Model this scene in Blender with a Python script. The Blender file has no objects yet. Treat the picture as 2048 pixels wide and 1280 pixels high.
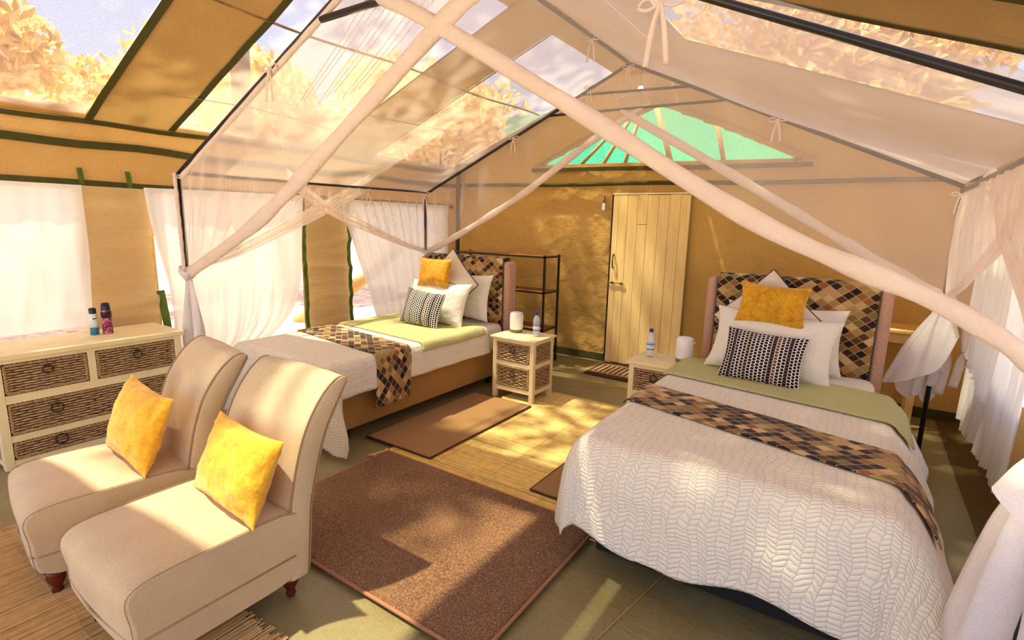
import bpy, bmesh, math, random
from mathutils import Matrix, Vector, noise
from mathutils.geometry import tessellate_polygon
random.seed(7)
PI = math.pi
sc = bpy.context.scene
COL = sc.collection
# ------------------------------------------------------------------ camera
CAM_R = ((0.82878003, 0.55904186, 0.02441011),
         (0.12071973, -0.13603114, -0.98332206),
         (-0.54639766, 0.81790447, -0.18022728))
cam_d = bpy.data.cameras.new('camera')
cam = bpy.data.objects.new('camera', cam_d)
COL.objects.link(cam)
r, d, f = [Vector(v) for v in CAM_R]
m = Matrix(((r[0], -d[0], -f[0], 0), (r[1], -d[1], -f[1], 0), (r[2], -d[2], -f[2], 1.62), (0, 0, 0, 1)))
cam.matrix_world = m
cam_d.sensor_width = 36
cam_d.lens = 1040.02 / 2048 * 36
cam_d.clip_start = 0.02
sc.camera = cam
# ------------------------------------------------------------------ world, sun, exposure
world = bpy.data.worlds.new('sky'); sc.world = world
world.use_nodes = True
wn = world.node_tree.nodes; wl = world.node_tree.links
wn.clear()
wo = wn.new('ShaderNodeOutputWorld'); bg = wn.new('ShaderNodeBackground')
geo = wn.new('ShaderNodeNewGeometry'); sep = wn.new('ShaderNodeSeparateXYZ')
rmp = wn.new('ShaderNodeValToRGB')
tc = wn.new('ShaderNodeTexCoord')
wl.new(tc.outputs['Generated'], sep.inputs[0]); wl.new(sep.outputs['Z'], rmp.inputs[0])
rmp.color_ramp.elements[0].position = 0.0; rmp.color_ramp.elements[0].color = (0.80, 0.86, 1.0, 1)
rmp.color_ramp.elements[1].position = 0.5; rmp.color_ramp.elements[1].color = (0.46, 0.58, 1.0, 1)
wl.new(rmp.outputs[0], bg.inputs[0]); wl.new(bg.outputs[0], wo.inputs[0])
bg.inputs[1].default_value = 1.08
sun_d = bpy.data.lights.new('sun', 'SUN'); sun = bpy.data.objects.new('sun', sun_d); COL.objects.link(sun)
sun_d.energy = 9.0; sun_d.angle = 0.02; sun_d.color = (1.0, 0.92, 0.68)
sun.rotation_euler = Vector((-0.36, -0.22, 1.0)).to_track_quat('Z', 'Y').to_euler()
sc.view_settings.view_transform = 'Standard'
sc.view_settings.look = 'None'
sc.view_settings.gamma = 1.0
sc.view_settings.use_curve_mapping = False
sc.view_settings.exposure = 0.93
sc.cycles.max_bounces = 9
sc.cycles.diffuse_bounces = 6
sc.cycles.transmission_bounces = 8
sc.cycles.transparent_max_bounces = 28
sc.cycles.sample_clamp_indirect = 6.0
sc.cycles.use_denoising = True

# ------------------------------------------------------------------ material builder
def lin(c):
    return tuple(((x / 255) / 12.92 if x / 255 <= 0.04045 else ((x / 255 + 0.055) / 1.055) ** 2.4) for x in c)

class NT:
    def __init__(s, name):
        s.m = bpy.data.materials.new(name); s.m.use_nodes = True
        s.t = s.m.node_tree; s.t.nodes.clear()
        s.out = s.n('ShaderNodeOutputMaterial')
    def n(s, t, **k):
        x = s.t.nodes.new(t)
        for a, b in k.items(): setattr(x, a, b)
        return x
    def l(s, a, b): s.t.links.new(a, b)
    def math(s, op, a, b=None, c=None):
        x = s.n('ShaderNodeMath', operation=op)
        for i, v in enumerate((a, b, c)):
            if v is None: continue
            if isinstance(v, (int, float)): x.inputs[i].default_value = v
            else: s.l(v, x.inputs[i])
        return x.outputs[0]
    def coord(s, kind='Object', scale=(1, 1, 1), rot=(0, 0, 0)):
        c = s.n('ShaderNodeTexCoord'); mp = s.n('ShaderNodeMapping')
        mp.inputs['Scale'].default_value = scale; mp.inputs['Rotation'].default_value = rot
        s.l(c.outputs[kind], mp.inputs[0]); return mp.outputs[0]
    def noise(s, vec, scale, detail=3, rough=.55):
        x = s.n('ShaderNodeTexNoise'); x.inputs['Scale'].default_value = scale
        x.inputs['Detail'].default_value = detail; x.inputs['Roughness'].default_value = rough
        if vec is not None: s.l(vec, x.inputs['Vector'])
        return x.outputs['Fac']
    def ramp(s, fac, stops, mode='LINEAR'):
        x = s.n('ShaderNodeValToRGB'); cr = x.color_ramp; cr.interpolation = mode
        while len(cr.elements) < len(stops): cr.elements.new(0.5)
        for e, (p, c) in zip(cr.elements, stops):
            e.position = p; e.color = (c[0], c[1], c[2], 1)
        s.l(fac, x.inputs[0]); return x.outputs[0]
    def mix(s, fac, a, b, blend='MIX'):
        x = s.n('ShaderNodeMix', data_type='RGBA', blend_type=blend)
        for i, v in ((0, fac), (6, a), (7, b)):
            if isinstance(v, (int, float)): x.inputs[i].default_value = v
            elif isinstance(v, (tuple, list)): x.inputs[i].default_value = (v[0], v[1], v[2], 1)
            else: s.l(v, x.inputs[i])
        return x.outputs[2]
    def bump(s, h, strength=.5, dist=.01, prev=None):
        x = s.n('ShaderNodeBump'); x.inputs['Strength'].default_value = strength
        x.inputs['Distance'].default_value = dist; s.l(h, x.inputs['Height'])
        if prev is not None: s.l(prev, x.inputs['Normal'])
        return x.outputs[0]
    def principled(s, col, rough=.8, nrm=None, metal=0, spec=.3, transm=0, sheen=0, emit=None, alpha=None):
        x = s.n('ShaderNodeBsdfPrincipled')
        if isinstance(col, (tuple, list)): x.inputs['Base Color'].default_value = (col[0], col[1], col[2], 1)
        else: s.l(col, x.inputs['Base Color'])
        if isinstance(rough, (int, float)): x.inputs['Roughness'].default_value = rough
        else: s.l(rough, x.inputs['Roughness'])
        x.inputs['Metallic'].default_value = metal
        x.inputs['Specular IOR Level'].default_value = spec
        x.inputs['Transmission Weight'].default_value = transm
        x.inputs['Sheen Weight'].default_value = sheen
        if nrm is not None: s.l(nrm, x.inputs['Normal'])
        return x.outputs[0]
    def cloth(s, col, transl=.3, nrm=None, tcol=None):
        """diffuse cloth that lets some light through"""
        a = s.n('ShaderNodeBsdfDiffuse'); b = s.n('ShaderNodeBsdfTranslucent')
        for x, c in ((a, col), (b, tcol if tcol is not None else col)):
            if isinstance(c, (tuple, list)): x.inputs[0].default_value = (c[0], c[1], c[2], 1)
            else: s.l(c, x.inputs[0])
            if nrm is not None: s.l(nrm, x.inputs['Normal'])
        x = s.n('ShaderNodeMixShader'); x.inputs[0].default_value = transl
        s.l(a.outputs[0], x.inputs[1]); s.l(b.outputs[0], x.inputs[2]); return x.outputs[0]
    def see(s, sh, opac):
        """opac = share of the cloth that covers, the rest is open mesh"""
        t = s.n('ShaderNodeBsdfTransparent'); x = s.n('ShaderNodeMixShader')
        if isinstance(opac, (int, float)): x.inputs[0].default_value = opac
        else: s.l(opac, x.inputs[0])
        s.l(t.outputs[0], x.inputs[1]); s.l(sh, x.inputs[2]); return x.outputs[0]
    def done(s, sh):
        s.l(sh, s.out.inputs[0]); return s.m

def plain(name, col, rough=.6, metal=0, var=.12, nscale=30, bump=0, bdist=.002, spec=.3, sheen=0):
    t = NT(name); v = t.coord()
    nz = t.noise(v, nscale)
    c = t.ramp(nz, [(.3, [x * (1 - var) for x in col]), (.7, [min(1, x * (1 + var)) for x in col])])
    nr = t.bump(t.noise(v, nscale * 6, 2), bump, bdist) if bump else None
    return t.done(t.principled(c, rough, nr, metal, spec, sheen=sheen))

def canvas(name, col, transl=.3, var=.14, wr=.5, scale=(1, 1, 1), wd=.03):
    t = NT(name); v = t.coord('Object', scale)
    big = t.noise(v, 1.3, 4); fine = t.noise(v, 60, 2)
    c = t.ramp(big, [(.3, [x * (1 - var) for x in col]), (.7, [x * (1 + var) for x in col])])
    c = t.mix(.25, c, t.ramp(fine, [(.35, [x * .8 for x in col]), (.65, [x * 1.15 for x in col])]))
    b1 = t.bump(t.noise(v, 2.2, 5, .6), wr, wd)
    b2 = t.bump(t.noise(v, 300, 1), .15, .001, b1)
    return t.done(t.cloth(c, transl, b2))

M = {}
M['canvas'] = canvas('canvas_tan', lin((192, 154, 92)), .13, wr=.9, wd=.05)
M['canvas_roof'] = canvas('canvas_roof', lin((184, 150, 92)), .09, wr=.25)
M['canvas_strip'] = canvas('canvas_strip', lin((240, 222, 168)), .5, wr=.9, scale=(1, .55, 3.2), wd=.035)
M['canvas_back'] = canvas('canvas_back_wall', lin((204, 160, 88)), .04, wr=1.0, wd=.06)
M['olive'] = plain('olive_webbing', lin((74, 70, 28)), .85, nscale=20, bump=.2)
M['green_web'] = plain('green_webbing', lin((88, 108, 40)), .85, nscale=14, var=.3, bump=.2)
M['black'] = plain('black_metal', (.012, .010, .010), .42, spec=.5)
M['black_wood'] = plain('dark_base', (.02, .018, .015), .7)

def mk_net(name, col, o, transl=.4):
    # open weave: covers share o head on, more at a slant because the threads overlap
    t = NT(name)
    g = t.n('ShaderNodeNewGeometry'); dp = t.n('ShaderNodeVectorMath', operation='DOT_PRODUCT')
    t.l(g.outputs['Incoming'], dp.inputs[0]); t.l(g.outputs['True Normal'], dp.inputs[1])
    cs = t.math('MAXIMUM', t.math('ABSOLUTE', dp.outputs['Value']), .08)
    op = t.math('SUBTRACT', 1.0, t.math('POWER', 1 - o, t.math('DIVIDE', 1.0, cs)))
    v = t.coord(); nz = t.noise(v, 3.0, 3)
    op = t.math('MULTIPLY', op, t.math('ADD', .88, t.math('MULTIPLY', nz, .24)))
    return t.done(t.see(t.cloth(col, transl), op))
M['net'] = mk_net('sheer_net', lin((250, 236, 222)), .21, .35)
M['net_dense'] = mk_net('sheer_net_gathered', lin((250, 236, 224)), .62)
M['net_roll'] = canvas('rolled_net', lin((246, 232, 218)), .35, .05, .8, (6, 6, 6), .02)
M['white_cloth'] = canvas('white_cloth', lin((250, 244, 240)), .4, .04, .5, (3, 3, 3), .02)

def mk_curtain():
    t = NT('curtain_cloth'); v = t.coord('Object', (1, 1, .35))
    b = t.bump(t.noise(v, 9, 3), .35, .02)
    return t.done(t.see(t.cloth(lin((248, 247, 243)), .27, b), .96))
M['curtain'] = mk_curtain()

def mk_mesh(name, col, o):
    t = NT(name); v = t.coord()
    w = t.n('ShaderNodeTexWave', wave_type='BANDS', bands_direction='X'); w.inputs['Scale'].default_value = 22
    w.inputs['Distortion'].default_value = 1.2; t.l(v, w.inputs[0])
    w2 = t.n('ShaderNodeTexWave', wave_type='BANDS', bands_direction='Y'); w2.inputs['Scale'].default_value = 26
    w2.inputs['Distortion'].default_value = .8; t.l(v, w2.inputs[0])
    k = t.math('ADD', t.math('MULTIPLY', w.outputs['Fac'], .13), t.math('MULTIPLY', w2.outputs['Fac'], .13))
    return t.done(t.see(t.cloth(col, .5), t.math('ADD', k, o - .13)))
M['mesh_screen'] = mk_mesh('mesh_screen', lin((176, 166, 148)), .60)
M['mesh_fine'] = mk_mesh('window_gauze', lin((150, 140, 110)), .2)

def mk_teal():
    t = NT('teal_shade_net'); v = t.coord()
    nz = t.noise(v, 40, 3)
    c = t.ramp(nz, [(.3, lin((52, 178, 140))), (.7, lin((78, 204, 164)))])
    return t.done(t.see(t.cloth(c, .75), .95))
M['teal'] = mk_teal()

def mk_patch(name, du, dv, light=1.0):
    t = NT(name); c0 = t.n('ShaderNodeTexCoord'); sp = t.n('ShaderNodeSeparateXYZ'); t.l(c0.outputs['UV'], sp.inputs[0])
    a = t.math('DIVIDE', sp.outputs[0], du); b = t.math('DIVIDE', sp.outputs[1], dv)
    p = t.math('ADD', a, b); q = t.math('SUBTRACT', a, b)
    cm = t.n('ShaderNodeCombineXYZ'); t.l(t.math('FLOOR', p), cm.inputs[0]); t.l(t.math('FLOOR', q), cm.inputs[1])
    wn_ = t.n('ShaderNodeTexWhiteNoise', noise_dimensions='2D'); t.l(cm.outputs[0], wn_.inputs[0])
    L = light
    cols = [(58, 34, 20), (196, 158, 104), (34, 22, 22), (150, 96, 52), (128, 110, 58), (214, 182, 132), (92, 56, 34), (172, 140, 84), (44, 30, 26), (160, 128, 78)]
    st = [(i / len(cols), [min(.9, x * L) for x in lin(c)]) for i, c in enumerate(cols)]
    col = t.ramp(wn_.outputs['Value'], st, 'CONSTANT')
    fp = t.math('FRACT', p); fq = t.math('FRACT', q)
    e = t.math('MINIMUM', t.math('MINIMUM', fp, t.math('SUBTRACT', 1.0, fp)), t.math('MINIMUM', fq, t.math('SUBTRACT', 1.0, fq)))
    line = t.math('LESS_THAN', e, .045)
    wv = t.noise(c0.outputs['UV'], 220, 2)
    col = t.mix(t.math('MULTIPLY', line, .8), col, lin((206, 178, 120)))
    col = t.mix(.35, col, t.ramp(wv, [(.3, (.35, .3, .2)), (.7, (1, 1, 1))]), 'MULTIPLY')
    nb = t.bump(t.math('MINIMUM', e, .12), .5, .012, t.bump(wv, .4, .002))
    return t.done(t.principled(col, .85, nb, sheen=.1))
M['patch'] = mk_patch('patchwork_weave', .080, .064, 1.15)

def mk_quilt():
    t = NT('quilted_cotton'); c0 = t.n('ShaderNodeTexCoord'); sp = t.n('ShaderNodeSeparateXYZ'); t.l(c0.outputs['UV'], sp.inputs[0])
    nz = t.math('ADD', t.math('MULTIPLY', t.noise(c0.outputs['UV'], 5, 1), .10), t.math('MULTIPLY', t.noise(c0.outputs['UV'], 30, 2), .02))
    u = t.math('DIVIDE', t.math('ADD', sp.outputs[0], nz), .040); fl = t.math('FLOOR', u); fr = t.math('FRACT', u)
    sg = t.math('SUBTRACT', t.math('MULTIPLY', t.math('MODULO', t.math('ABSOLUTE', fl), 2.0), 2.0), 1.0)
    ph = t.math('ADD', t.math('DIVIDE', t.math('ADD', sp.outputs[1], nz), .021), t.math('MULTIPLY', sg, t.math('MULTIPLY', fr, .8)))
    rid = t.math('ABSOLUTE', t.math('SINE', t.math('MULTIPLY', ph, PI)))
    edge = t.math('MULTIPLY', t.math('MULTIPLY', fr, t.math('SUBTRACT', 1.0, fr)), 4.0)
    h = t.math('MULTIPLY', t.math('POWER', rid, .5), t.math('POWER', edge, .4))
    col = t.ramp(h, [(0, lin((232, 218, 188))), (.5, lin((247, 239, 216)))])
    nb = t.bump(h, .75, .006, t.bump(t.noise(c0.outputs['UV'], 6, 3), .3, .02))
    return t.done(t.principled(col, .85, nb, sheen=.15))
M['quilt'] = mk_quilt()

def mk_knit():
    t = NT('bobble_knit'); c0 = t.n('ShaderNodeTexCoord'); sp = t.n('ShaderNodeSeparateXYZ'); t.l(c0.outputs['UV'], sp.inputs[0])
    u = t.math('DIVIDE', sp.outputs[0], .0245); v = t.math('DIVIDE', sp.outputs[1], .0205)
    v2 = t.math('ADD', v, t.math('MULTIPLY', t.math('MODULO', t.math('ABSOLUTE', t.math('FLOOR', u)), 2.0), .5))
    fu = t.math('SUBTRACT', t.math('FRACT', u), .5); fv = t.math('SUBTRACT', t.math('FRACT', v2), .5)
    dd = t.math('SQRT', t.math('ADD', t.math('MULTIPLY', fu, fu), t.math('MULTIPLY', fv, fv)))
    wn_ = t.n('ShaderNodeTexWhiteNoise', noise_dimensions='1D'); t.l(t.math('FLOOR', u), wn_.inputs['W'])
    rnd = wn_.outputs['Value']
    dot = t.ramp(rnd, [(0, (.012, .01, .02)), (.3, lin((74, 34, 34))), (.42, (.01, .008, .015)), (.76, lin((110, 70, 50))), (.82, (.012, .01, .02))], 'CONSTANT')
    base = t.ramp(rnd, [(0, lin((250, 240, 222))), (.25, lin((226, 190, 150))), (.42, lin((252, 244, 230))), (.86, lin((150, 110, 86))), (.93, lin((250, 238, 220)))], 'CONSTANT')
    col = t.mix(t.math('LESS_THAN', dd, .45), base, dot)
    nb = t.bump(t.math('SUBTRACT', .5, dd), .7, .008)
    return t.done(t.principled(col, .9, nb))
M['knit'] = mk_knit()

def mk_velvet(name, c1, c2, c3):
    t = NT(name); v = t.coord(); a = t.noise(v, 14, 4, .6); b = t.noise(v, 70, 2)
    col = t.ramp(a, [(.28, c1), (.52, c2), (.75, c3)])
    col = t.mix(.35, col, t.ramp(b, [(.35, c1), (.65, c3)]))
    return t.done(t.principled(col, .75, t.bump(a, .5, .012, t.bump(b, .25, .003)), sheen=.35))
M['velvet'] = mk_velvet('mustard_velvet', lin((214, 140, 6)), lin((240, 176, 18)), lin((252, 202, 50)))
M['velvet_dark'] = mk_velvet('mustard_crushed_velvet', lin((168, 108, 8)), lin((222, 158, 6)), lin((238, 184, 30)))
M['upholstery'] = None
def mk_up():
    t = NT('taupe_upholstery'); v = t.coord(); a = t.noise(v, 5, 4); b = t.noise(v, 350, 2)
    col = t.ramp(a, [(.3, lin((200, 174, 128))), (.7, lin((220, 198, 152)))])
    col = t.mix(.4, col, t.ramp(b, [(.35, lin((168, 140, 100))), (.65, lin((236, 218, 184)))]))
    return t.done(t.principled(col, .8, t.bump(b, .35, .002), sheen=.25))
M['upholstery'] = mk_up()
M['piping'] = plain('taupe_piping', lin((170, 142, 108)), .8, nscale=200)
M['mahogany'] = plain('mahogany', lin((92, 26, 12)), .35, nscale=12, var=.3, spec=.5)
M['cream_paint'] = plain('cream_paint', lin((250, 232, 178)), .5, nscale=9, var=.06, bump=.1)
M['door_paint'] = None
def mk_door():
    t = NT('yellow_door_paint'); v = t.coord('Object', (6, 6, .5)); a = t.noise(v, 6, 4)
    col = t.ramp(a, [(.3, lin((242, 206, 128))), (.7, lin((252, 224, 150)))])
    return t.done(t.principled(col, .6, t.bump(a, .2, .004)))
M['door_paint'] = mk_door()
def mk_wicker():
    t = NT('seagrass_wicker'); v = t.coord('Object', (1, 1, 1)); a = t.noise(v, 30, 3); b = t.noise(v, 160, 2)
    col = t.ramp(a, [(.25, lin((150, 108, 58))), (.5, lin((196, 156, 100))), (.78, lin((232, 202, 150)))])
    col = t.mix(.5, col, t.ramp(b, [(.35, lin((120, 80, 40))), (.65, lin((236, 208, 160)))]))
    return t.done(t.principled(col, .7, t.bump(b, .4, .003)))
M['wicker'] = mk_wicker()
M['gap_shade'] = plain('recess_shade', (.03, .018, .010), .9)  # near-black colour stands in for shade inside gaps and recesses
def mk_reed(name, c):
    t = NT(name); v = t.coord('Object', (1, 1, 1)); 
    g = t.n('ShaderNodeNewGeometry')
    col = t.ramp(g.outputs['Random Per Island'], [(0, [x * .62 for x in c]), (.15, c), (.6, [min(1, x * 1.12) for x in c]), (.85, [min(1, x * 1.25) for x in c]), (1, [x * .8 for x in c])])
    nz = t.noise(v, 18, 3)
    col = t.mix(.5, col, t.ramp(nz, [(.3, [x * .75 for x in c]), (.7, [min(1, x * 1.2) for x in c])]))
    return t.done(t.principled(col, .55, None, spec=.3))
M['reed'] = mk_reed('yellow_reed', lin((236, 204, 118)))
M['reed_dark'] = mk_reed('brown_reed', lin((206, 168, 106)))
def mk_rug(name, c1, c2, c3, sc_=120):
    t = NT(name); v = t.coord(); a = t.noise(v, sc_, 5, .85); b = t.noise(v, 2.5, 3)
    col = t.ramp(a, [(.40, c1), (.5, c2), (.62, c3)])
    col = t.mix(.15, col, t.ramp(b, [(.3, c1), (.7, c3)]))
    return t.done(t.principled(col, .95, t.bump(a, .9, .006), sheen=.2))
M['rug_brown'] = mk_rug('brown_carpet', lin((66, 34, 12)), lin((122, 76, 34)), lin((206, 156, 96)), 130)
M['rug_tan'] = mk_rug('tan_carpet', lin((160, 114, 56)), lin((184, 136, 74)), lin((200, 154, 90)), 400)
M['rug_edge'] = plain('carpet_binding', lin((170, 118, 82)), .9, nscale=150)
M['rug_edge_dark'] = plain('carpet_binding_dark', lin((84, 50, 28)), .9, nscale=150)
M['rug_tan_light'] = plain('doormat_fibre', lin((206, 172, 130)), .9, nscale=150, bump=.3)
M['rug_dark'] = plain('doormat_dark_fibre', lin((84, 48, 26)), .95, nscale=150, bump=.3)

def mk_floor():
    t = NT('groundsheet'); v = t.coord(); a = t.noise(v, .9, 4); b = t.noise(v, 90, 2)
    col = t.ramp(a, [(.3, lin((122, 108, 52))), (.7, lin((160, 148, 108)))])
    col = t.mix(.2, col, t.ramp(b, [(.3, lin((100, 86, 38))), (.7, lin((170, 160, 122)))]))
    v2 = t.coord('Object', (1, 2.2, 1), (0, 0, .5))
    nb = t.bump(t.noise(v2, 3.2, 4), .35, .03, t.bump(b, .1, .001))
    return t.done(t.principled(col, t.ramp(a, [(.3, (.32,) * 3), (.7, (.5,) * 3)]), nb, spec=.5))
M['floor'] = mk_floor()
M['skirt'] = canvas('bed_skirt_cloth', lin((176, 134, 76)), .05, .12, .4, (2, 2, 2), .015)
M['sheet'] = canvas('white_sheet', lin((250, 243, 224)), .05, .04, .6, (2.5, 2.5, 2.5), .02)
M['pillow'] = canvas('white_pillow', lin((250, 244, 226)), .1, .03, .8, (5, 5, 5), .02)
M['pillow_beige'] = canvas('beige_cushion', lin((232, 216, 192)), .05, .04, .8, (5, 5, 5), .015)
M['sage'] = canvas('sage_throw', lin((202, 198, 138)), .05, .07, .7, (3, 1.5, 3), .02)
M['dark_pipe'] = plain('grey_piping', lin((92, 80, 70)), .8)
M['pink_pad'] = plain('rose_taupe_velvet', lin((196, 154, 128)), .8, nscale=60, sheen=.3)
M['shelf_wood'] = plain('shelf_wood', lin((146, 92, 50)), .5, nscale=8, var=.25)
M['pine'] = plain('pine_wood', lin((232, 190, 116)), .55, nscale=7, var=.12)
M['pole_wood'] = plain('peeled_pole_wood', lin((196, 150, 92)), .7, nscale=6, var=.2)
M['bark'] = plain('tree_bark', lin((150, 120, 88)), .9, nscale=10, var=.3, bump=.4)
M['lantern_white'] = NT('lantern_white').m
t = NT('lantern_opal'); M['lantern_white'] = t.done(t.principled((.92, .88, .82), .35, spec=.5))
M['grey_plastic'] = plain('grey_plastic', lin((120, 112, 92)), .5)
t = NT('clear_plastic'); M['clear'] = t.done(t.see(t.principled((.9, .93, .97), .08, spec=.8), .38))
M['blue_cap'] = plain('blue_cap', lin((40, 44, 170)), .4)
M['label_white'] = plain('bottle_paper', lin((226, 230, 244)), .6)
M['label_blue'] = plain('bottle_band', lin((64, 120, 190)), .6)
M['can_white'] = plain('can_white', lin((226, 230, 232)), .3, spec=.5)
M['can_teal'] = plain('can_teal', lin((22, 120, 150)), .3, spec=.5)
M['can_dark'] = plain('can_dark', lin((26, 14, 36)), .3, spec=.5)
def mk_can():
    t = NT('floral_can'); v = t.coord(); a = t.noise(v, 55, 2, .6)
    return t.done(t.principled(t.ramp(a, [(.36, lin((96, 16, 70))), (.5, lin((158, 46, 96))), (.62, lin((216, 150, 150)))]), .3, spec=.5))
M['can_floral'] = mk_can()
M['brass'] = plain('brass', lin((170, 130, 60)), .35, metal=1)
t = NT('lit_bulb'); e = t.n('ShaderNodeEmission'); e.inputs[0].default_value = (1, .82, .45, 1); e.inputs[1].default_value = 9; M['bulb'] = t.done(e.outputs[0])
M['straw'] = canvas('woven_straw', lin((236, 204, 150)), .4, .1, .8, (10, 10, 10), .01)
def mk_ground():
    t = NT('sandy_ground'); v = t.coord(); a = t.noise(v, 5, 5, .7)
    return t.done(t.principled(t.ramp(a, [(.32, lin((150, 112, 84))), (.5, lin((236, 214, 188))), (.62, lin((252, 240, 224)))]), .95))
M['ground'] = mk_ground()
def mk_leaf():
    t = NT('sunlit_leaves'); g = t.n('ShaderNodeNewGeometry')  # pale gold puts the glare of sunlit leaves into their colour
    c = t.ramp(g.outputs['Random Per Island'], [(0, lin((198, 160, 70))), (.4, lin((238, 206, 120))), (.8, lin((250, 230, 160)))])
    return t.done(t.cloth(c, .55))
M['leaf'] = mk_leaf()

# ------------------------------------------------------------------ mesh helpers
def obj(name, verts, faces, mat, parent=None, smooth=True, uv=None, mats=None, midx=None, world=False):
    me = bpy.data.meshes.new(name); me.from_pydata([tuple(v) for v in verts], [], faces); me.validate(); 
    if smooth: me.polygons.foreach_set('use_smooth', [True] * len(me.polygons))
    for mm in (mats or [mat]): me.materials.append(mm)
    if midx: me.polygons.foreach_set('material_index', midx)
    if uv is not None:
        ul = me.uv_layers.new(name='UVMap')
        for i, lp in enumerate(me.loops): ul.data[i].uv = uv[lp.vertex_index]
    o = bpy.data.objects.new(name, me); COL.objects.link(o)
    if parent is not None:
        o.parent = parent
        if world: o.matrix_parent_inverse = Matrix.Translation(-parent.location)
    return o

class B:
    """collects shapes into one mesh"""
    def __init__(s): s.v = []; s.f = []; s.mi = []
    def add(s, vs, fs, mi=0):
        k = len(s.v); s.v += [tuple(x) for x in vs]; s.f += [tuple(i + k for i in q) for q in fs]; s.mi += [mi] * len(fs); return s
    def box(s, x0, x1, y0, y1, z0, z1, bev=0.0, mi=0):
        if bev <= 0:
            vs = [(x, y, z) for x in (x0, x1) for y in (y0, y1) for z in (z0, z1)]
            fs = [(0, 1, 3, 2), (4, 6, 7, 5), (0, 4, 5, 1), (2, 3, 7, 6), (0, 2, 6, 4), (1, 5, 7, 3)]
            return s.add(vs, fs, mi)
        bm = bmesh.new(); bmesh.ops.create_cube(bm, size=1)
        for v in bm.verts:
            v.co = Vector(((x0 + x1) / 2 + v.co.x * (x1 - x0), (y0 + y1) / 2 + v.co.y * (y1 - y0), (z0 + z1) / 2 + v.co.z * (z1 - z0)))
        b_ = min(bev, (x1 - x0) * .45, (y1 - y0) * .45, (z1 - z0) * .45)
        bmesh.ops.bevel(bm, geom=bm.edges[:], offset=b_, segments=2 if bev < .02 else 4, profile=.5, affect='EDGES')
        bm.verts.index_update()
        s.add([v.co[:] for v in bm.verts], [[v.index for v in f_.verts] for f_ in bm.faces], mi); bm.free(); return s
    def tube(s, pts, r, n=8, mi=0, cap=True, squash=None):
        """pts: centre line, r: radius or list"""
        pts = [Vector(p) for p in pts]; N = len(pts); vs = []; fs = []
        up = Vector((0, 0, 1))
        for i, p in enumerate(pts):
            tg = (pts[min(i + 1, N - 1)] - pts[max(i - 1, 0)]).normalized()
            a = up.cross(tg)
            if a.length < 1e-3: a = Vector((1, 0, 0)).cross(tg)
            a.normalize(); b = tg.cross(a).normalized()
            rr = r[i] if isinstance(r, (list, tuple)) else r
            sq = squash if squash else 1.0
            for k in range(n):
                th = 2 * PI * k / n
                vs.append(p + a * (math.cos(th) * rr * sq) + b * (math.sin(th) * rr))
        for i in range(N - 1):
            for k in range(n):
                fs.append((i * n + k, i * n + (k + 1) % n, (i + 1) * n + (k + 1) % n, (i + 1) * n + k))
        if cap:
            fs.append(tuple(range(n))[::-1]); fs.append(tuple((N - 1) * n + k for k in range(n)))
        return s.add(vs, fs, mi)
    def lathe(s, prof, n=20, c=(0, 0), mi=0):
        """prof: list of (radius, z)"""
        vs = []; fs = []; N = len(prof)
        for (r_, z) in prof:
            for k in range(n):
                th = 2 * PI * k / n; vs.append((c[0] + r_ * math.cos(th), c[1] + r_ * math.sin(th), z))
        for i in range(N - 1):
            for k in range(n):
                fs.append((i * n + k, i * n + (k + 1) % n, (i + 1) * n + (k + 1) % n, (i + 1) * n + k))
        fs.append(tuple(range(n))[::-1]); fs.append(tuple((N - 1) * n + k for k in range(n)))
        return s.add(vs, fs, mi)
    def build(s, name, mat, parent=None, smooth=False, world=False, mats=None):
        o = obj(name, s.v, s.f, mat, parent, smooth, mats=mats, midx=s.mi if mats else None, world=world)
        return o

def auto(o, ang=40):
    me = o.data; me.polygons.foreach_set('use_smooth', [True] * len(me.polygons))
    try: me.set_sharp_from_angle(angle=math.radians(ang))
    except Exception: pass
    return o

def grid(fn, nu, nv, closed=False):
    vs = [fn(i / nu, j / nv) for j in range(nv + 1) for i in range(nu + 1)]
    w = nu + 1
    fs = [(j * w + i, j * w + i + 1, (j + 1) * w + i + 1, (j + 1) * w + i) for j in range(nv) for i in range(nu)]
    return vs, fs

def sheet(name, fn, nu, nv, mat, parent=None, thick=0, uvf=None, world=False):
    vs, fs = grid(fn, nu, nv)
    uv = [uvf(i / nu, j / nv) if uvf else (i / nu, j / nv) for j in range(nv + 1) for i in range(nu + 1)]
    o = obj(name, vs, fs, mat, parent, True, uv, world=world)
    if thick:
        md = o.modifiers.new('thickness', 'SOLIDIFY'); md.thickness = thick; md.offset = 0
    return o

def root(name, label, cat, loc=(0, 0, 0), rot=(0, 0, 0), group=None):
    o = bpy.data.objects.new(name, None); COL.objects.link(o); o.location = loc; o.rotation_euler = rot
    o.empty_display_size = .1
    return tag(o, label, cat, group)
def tag(o, label=None, cat=None, group=None, kind=None):
    if label: o['label'] = label
    if cat: o['category'] = cat
    if group: o['group'] = group
    if kind: o['kind'] = kind
    return o
def struct(o): o['kind'] = 'structure'; return o

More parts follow.
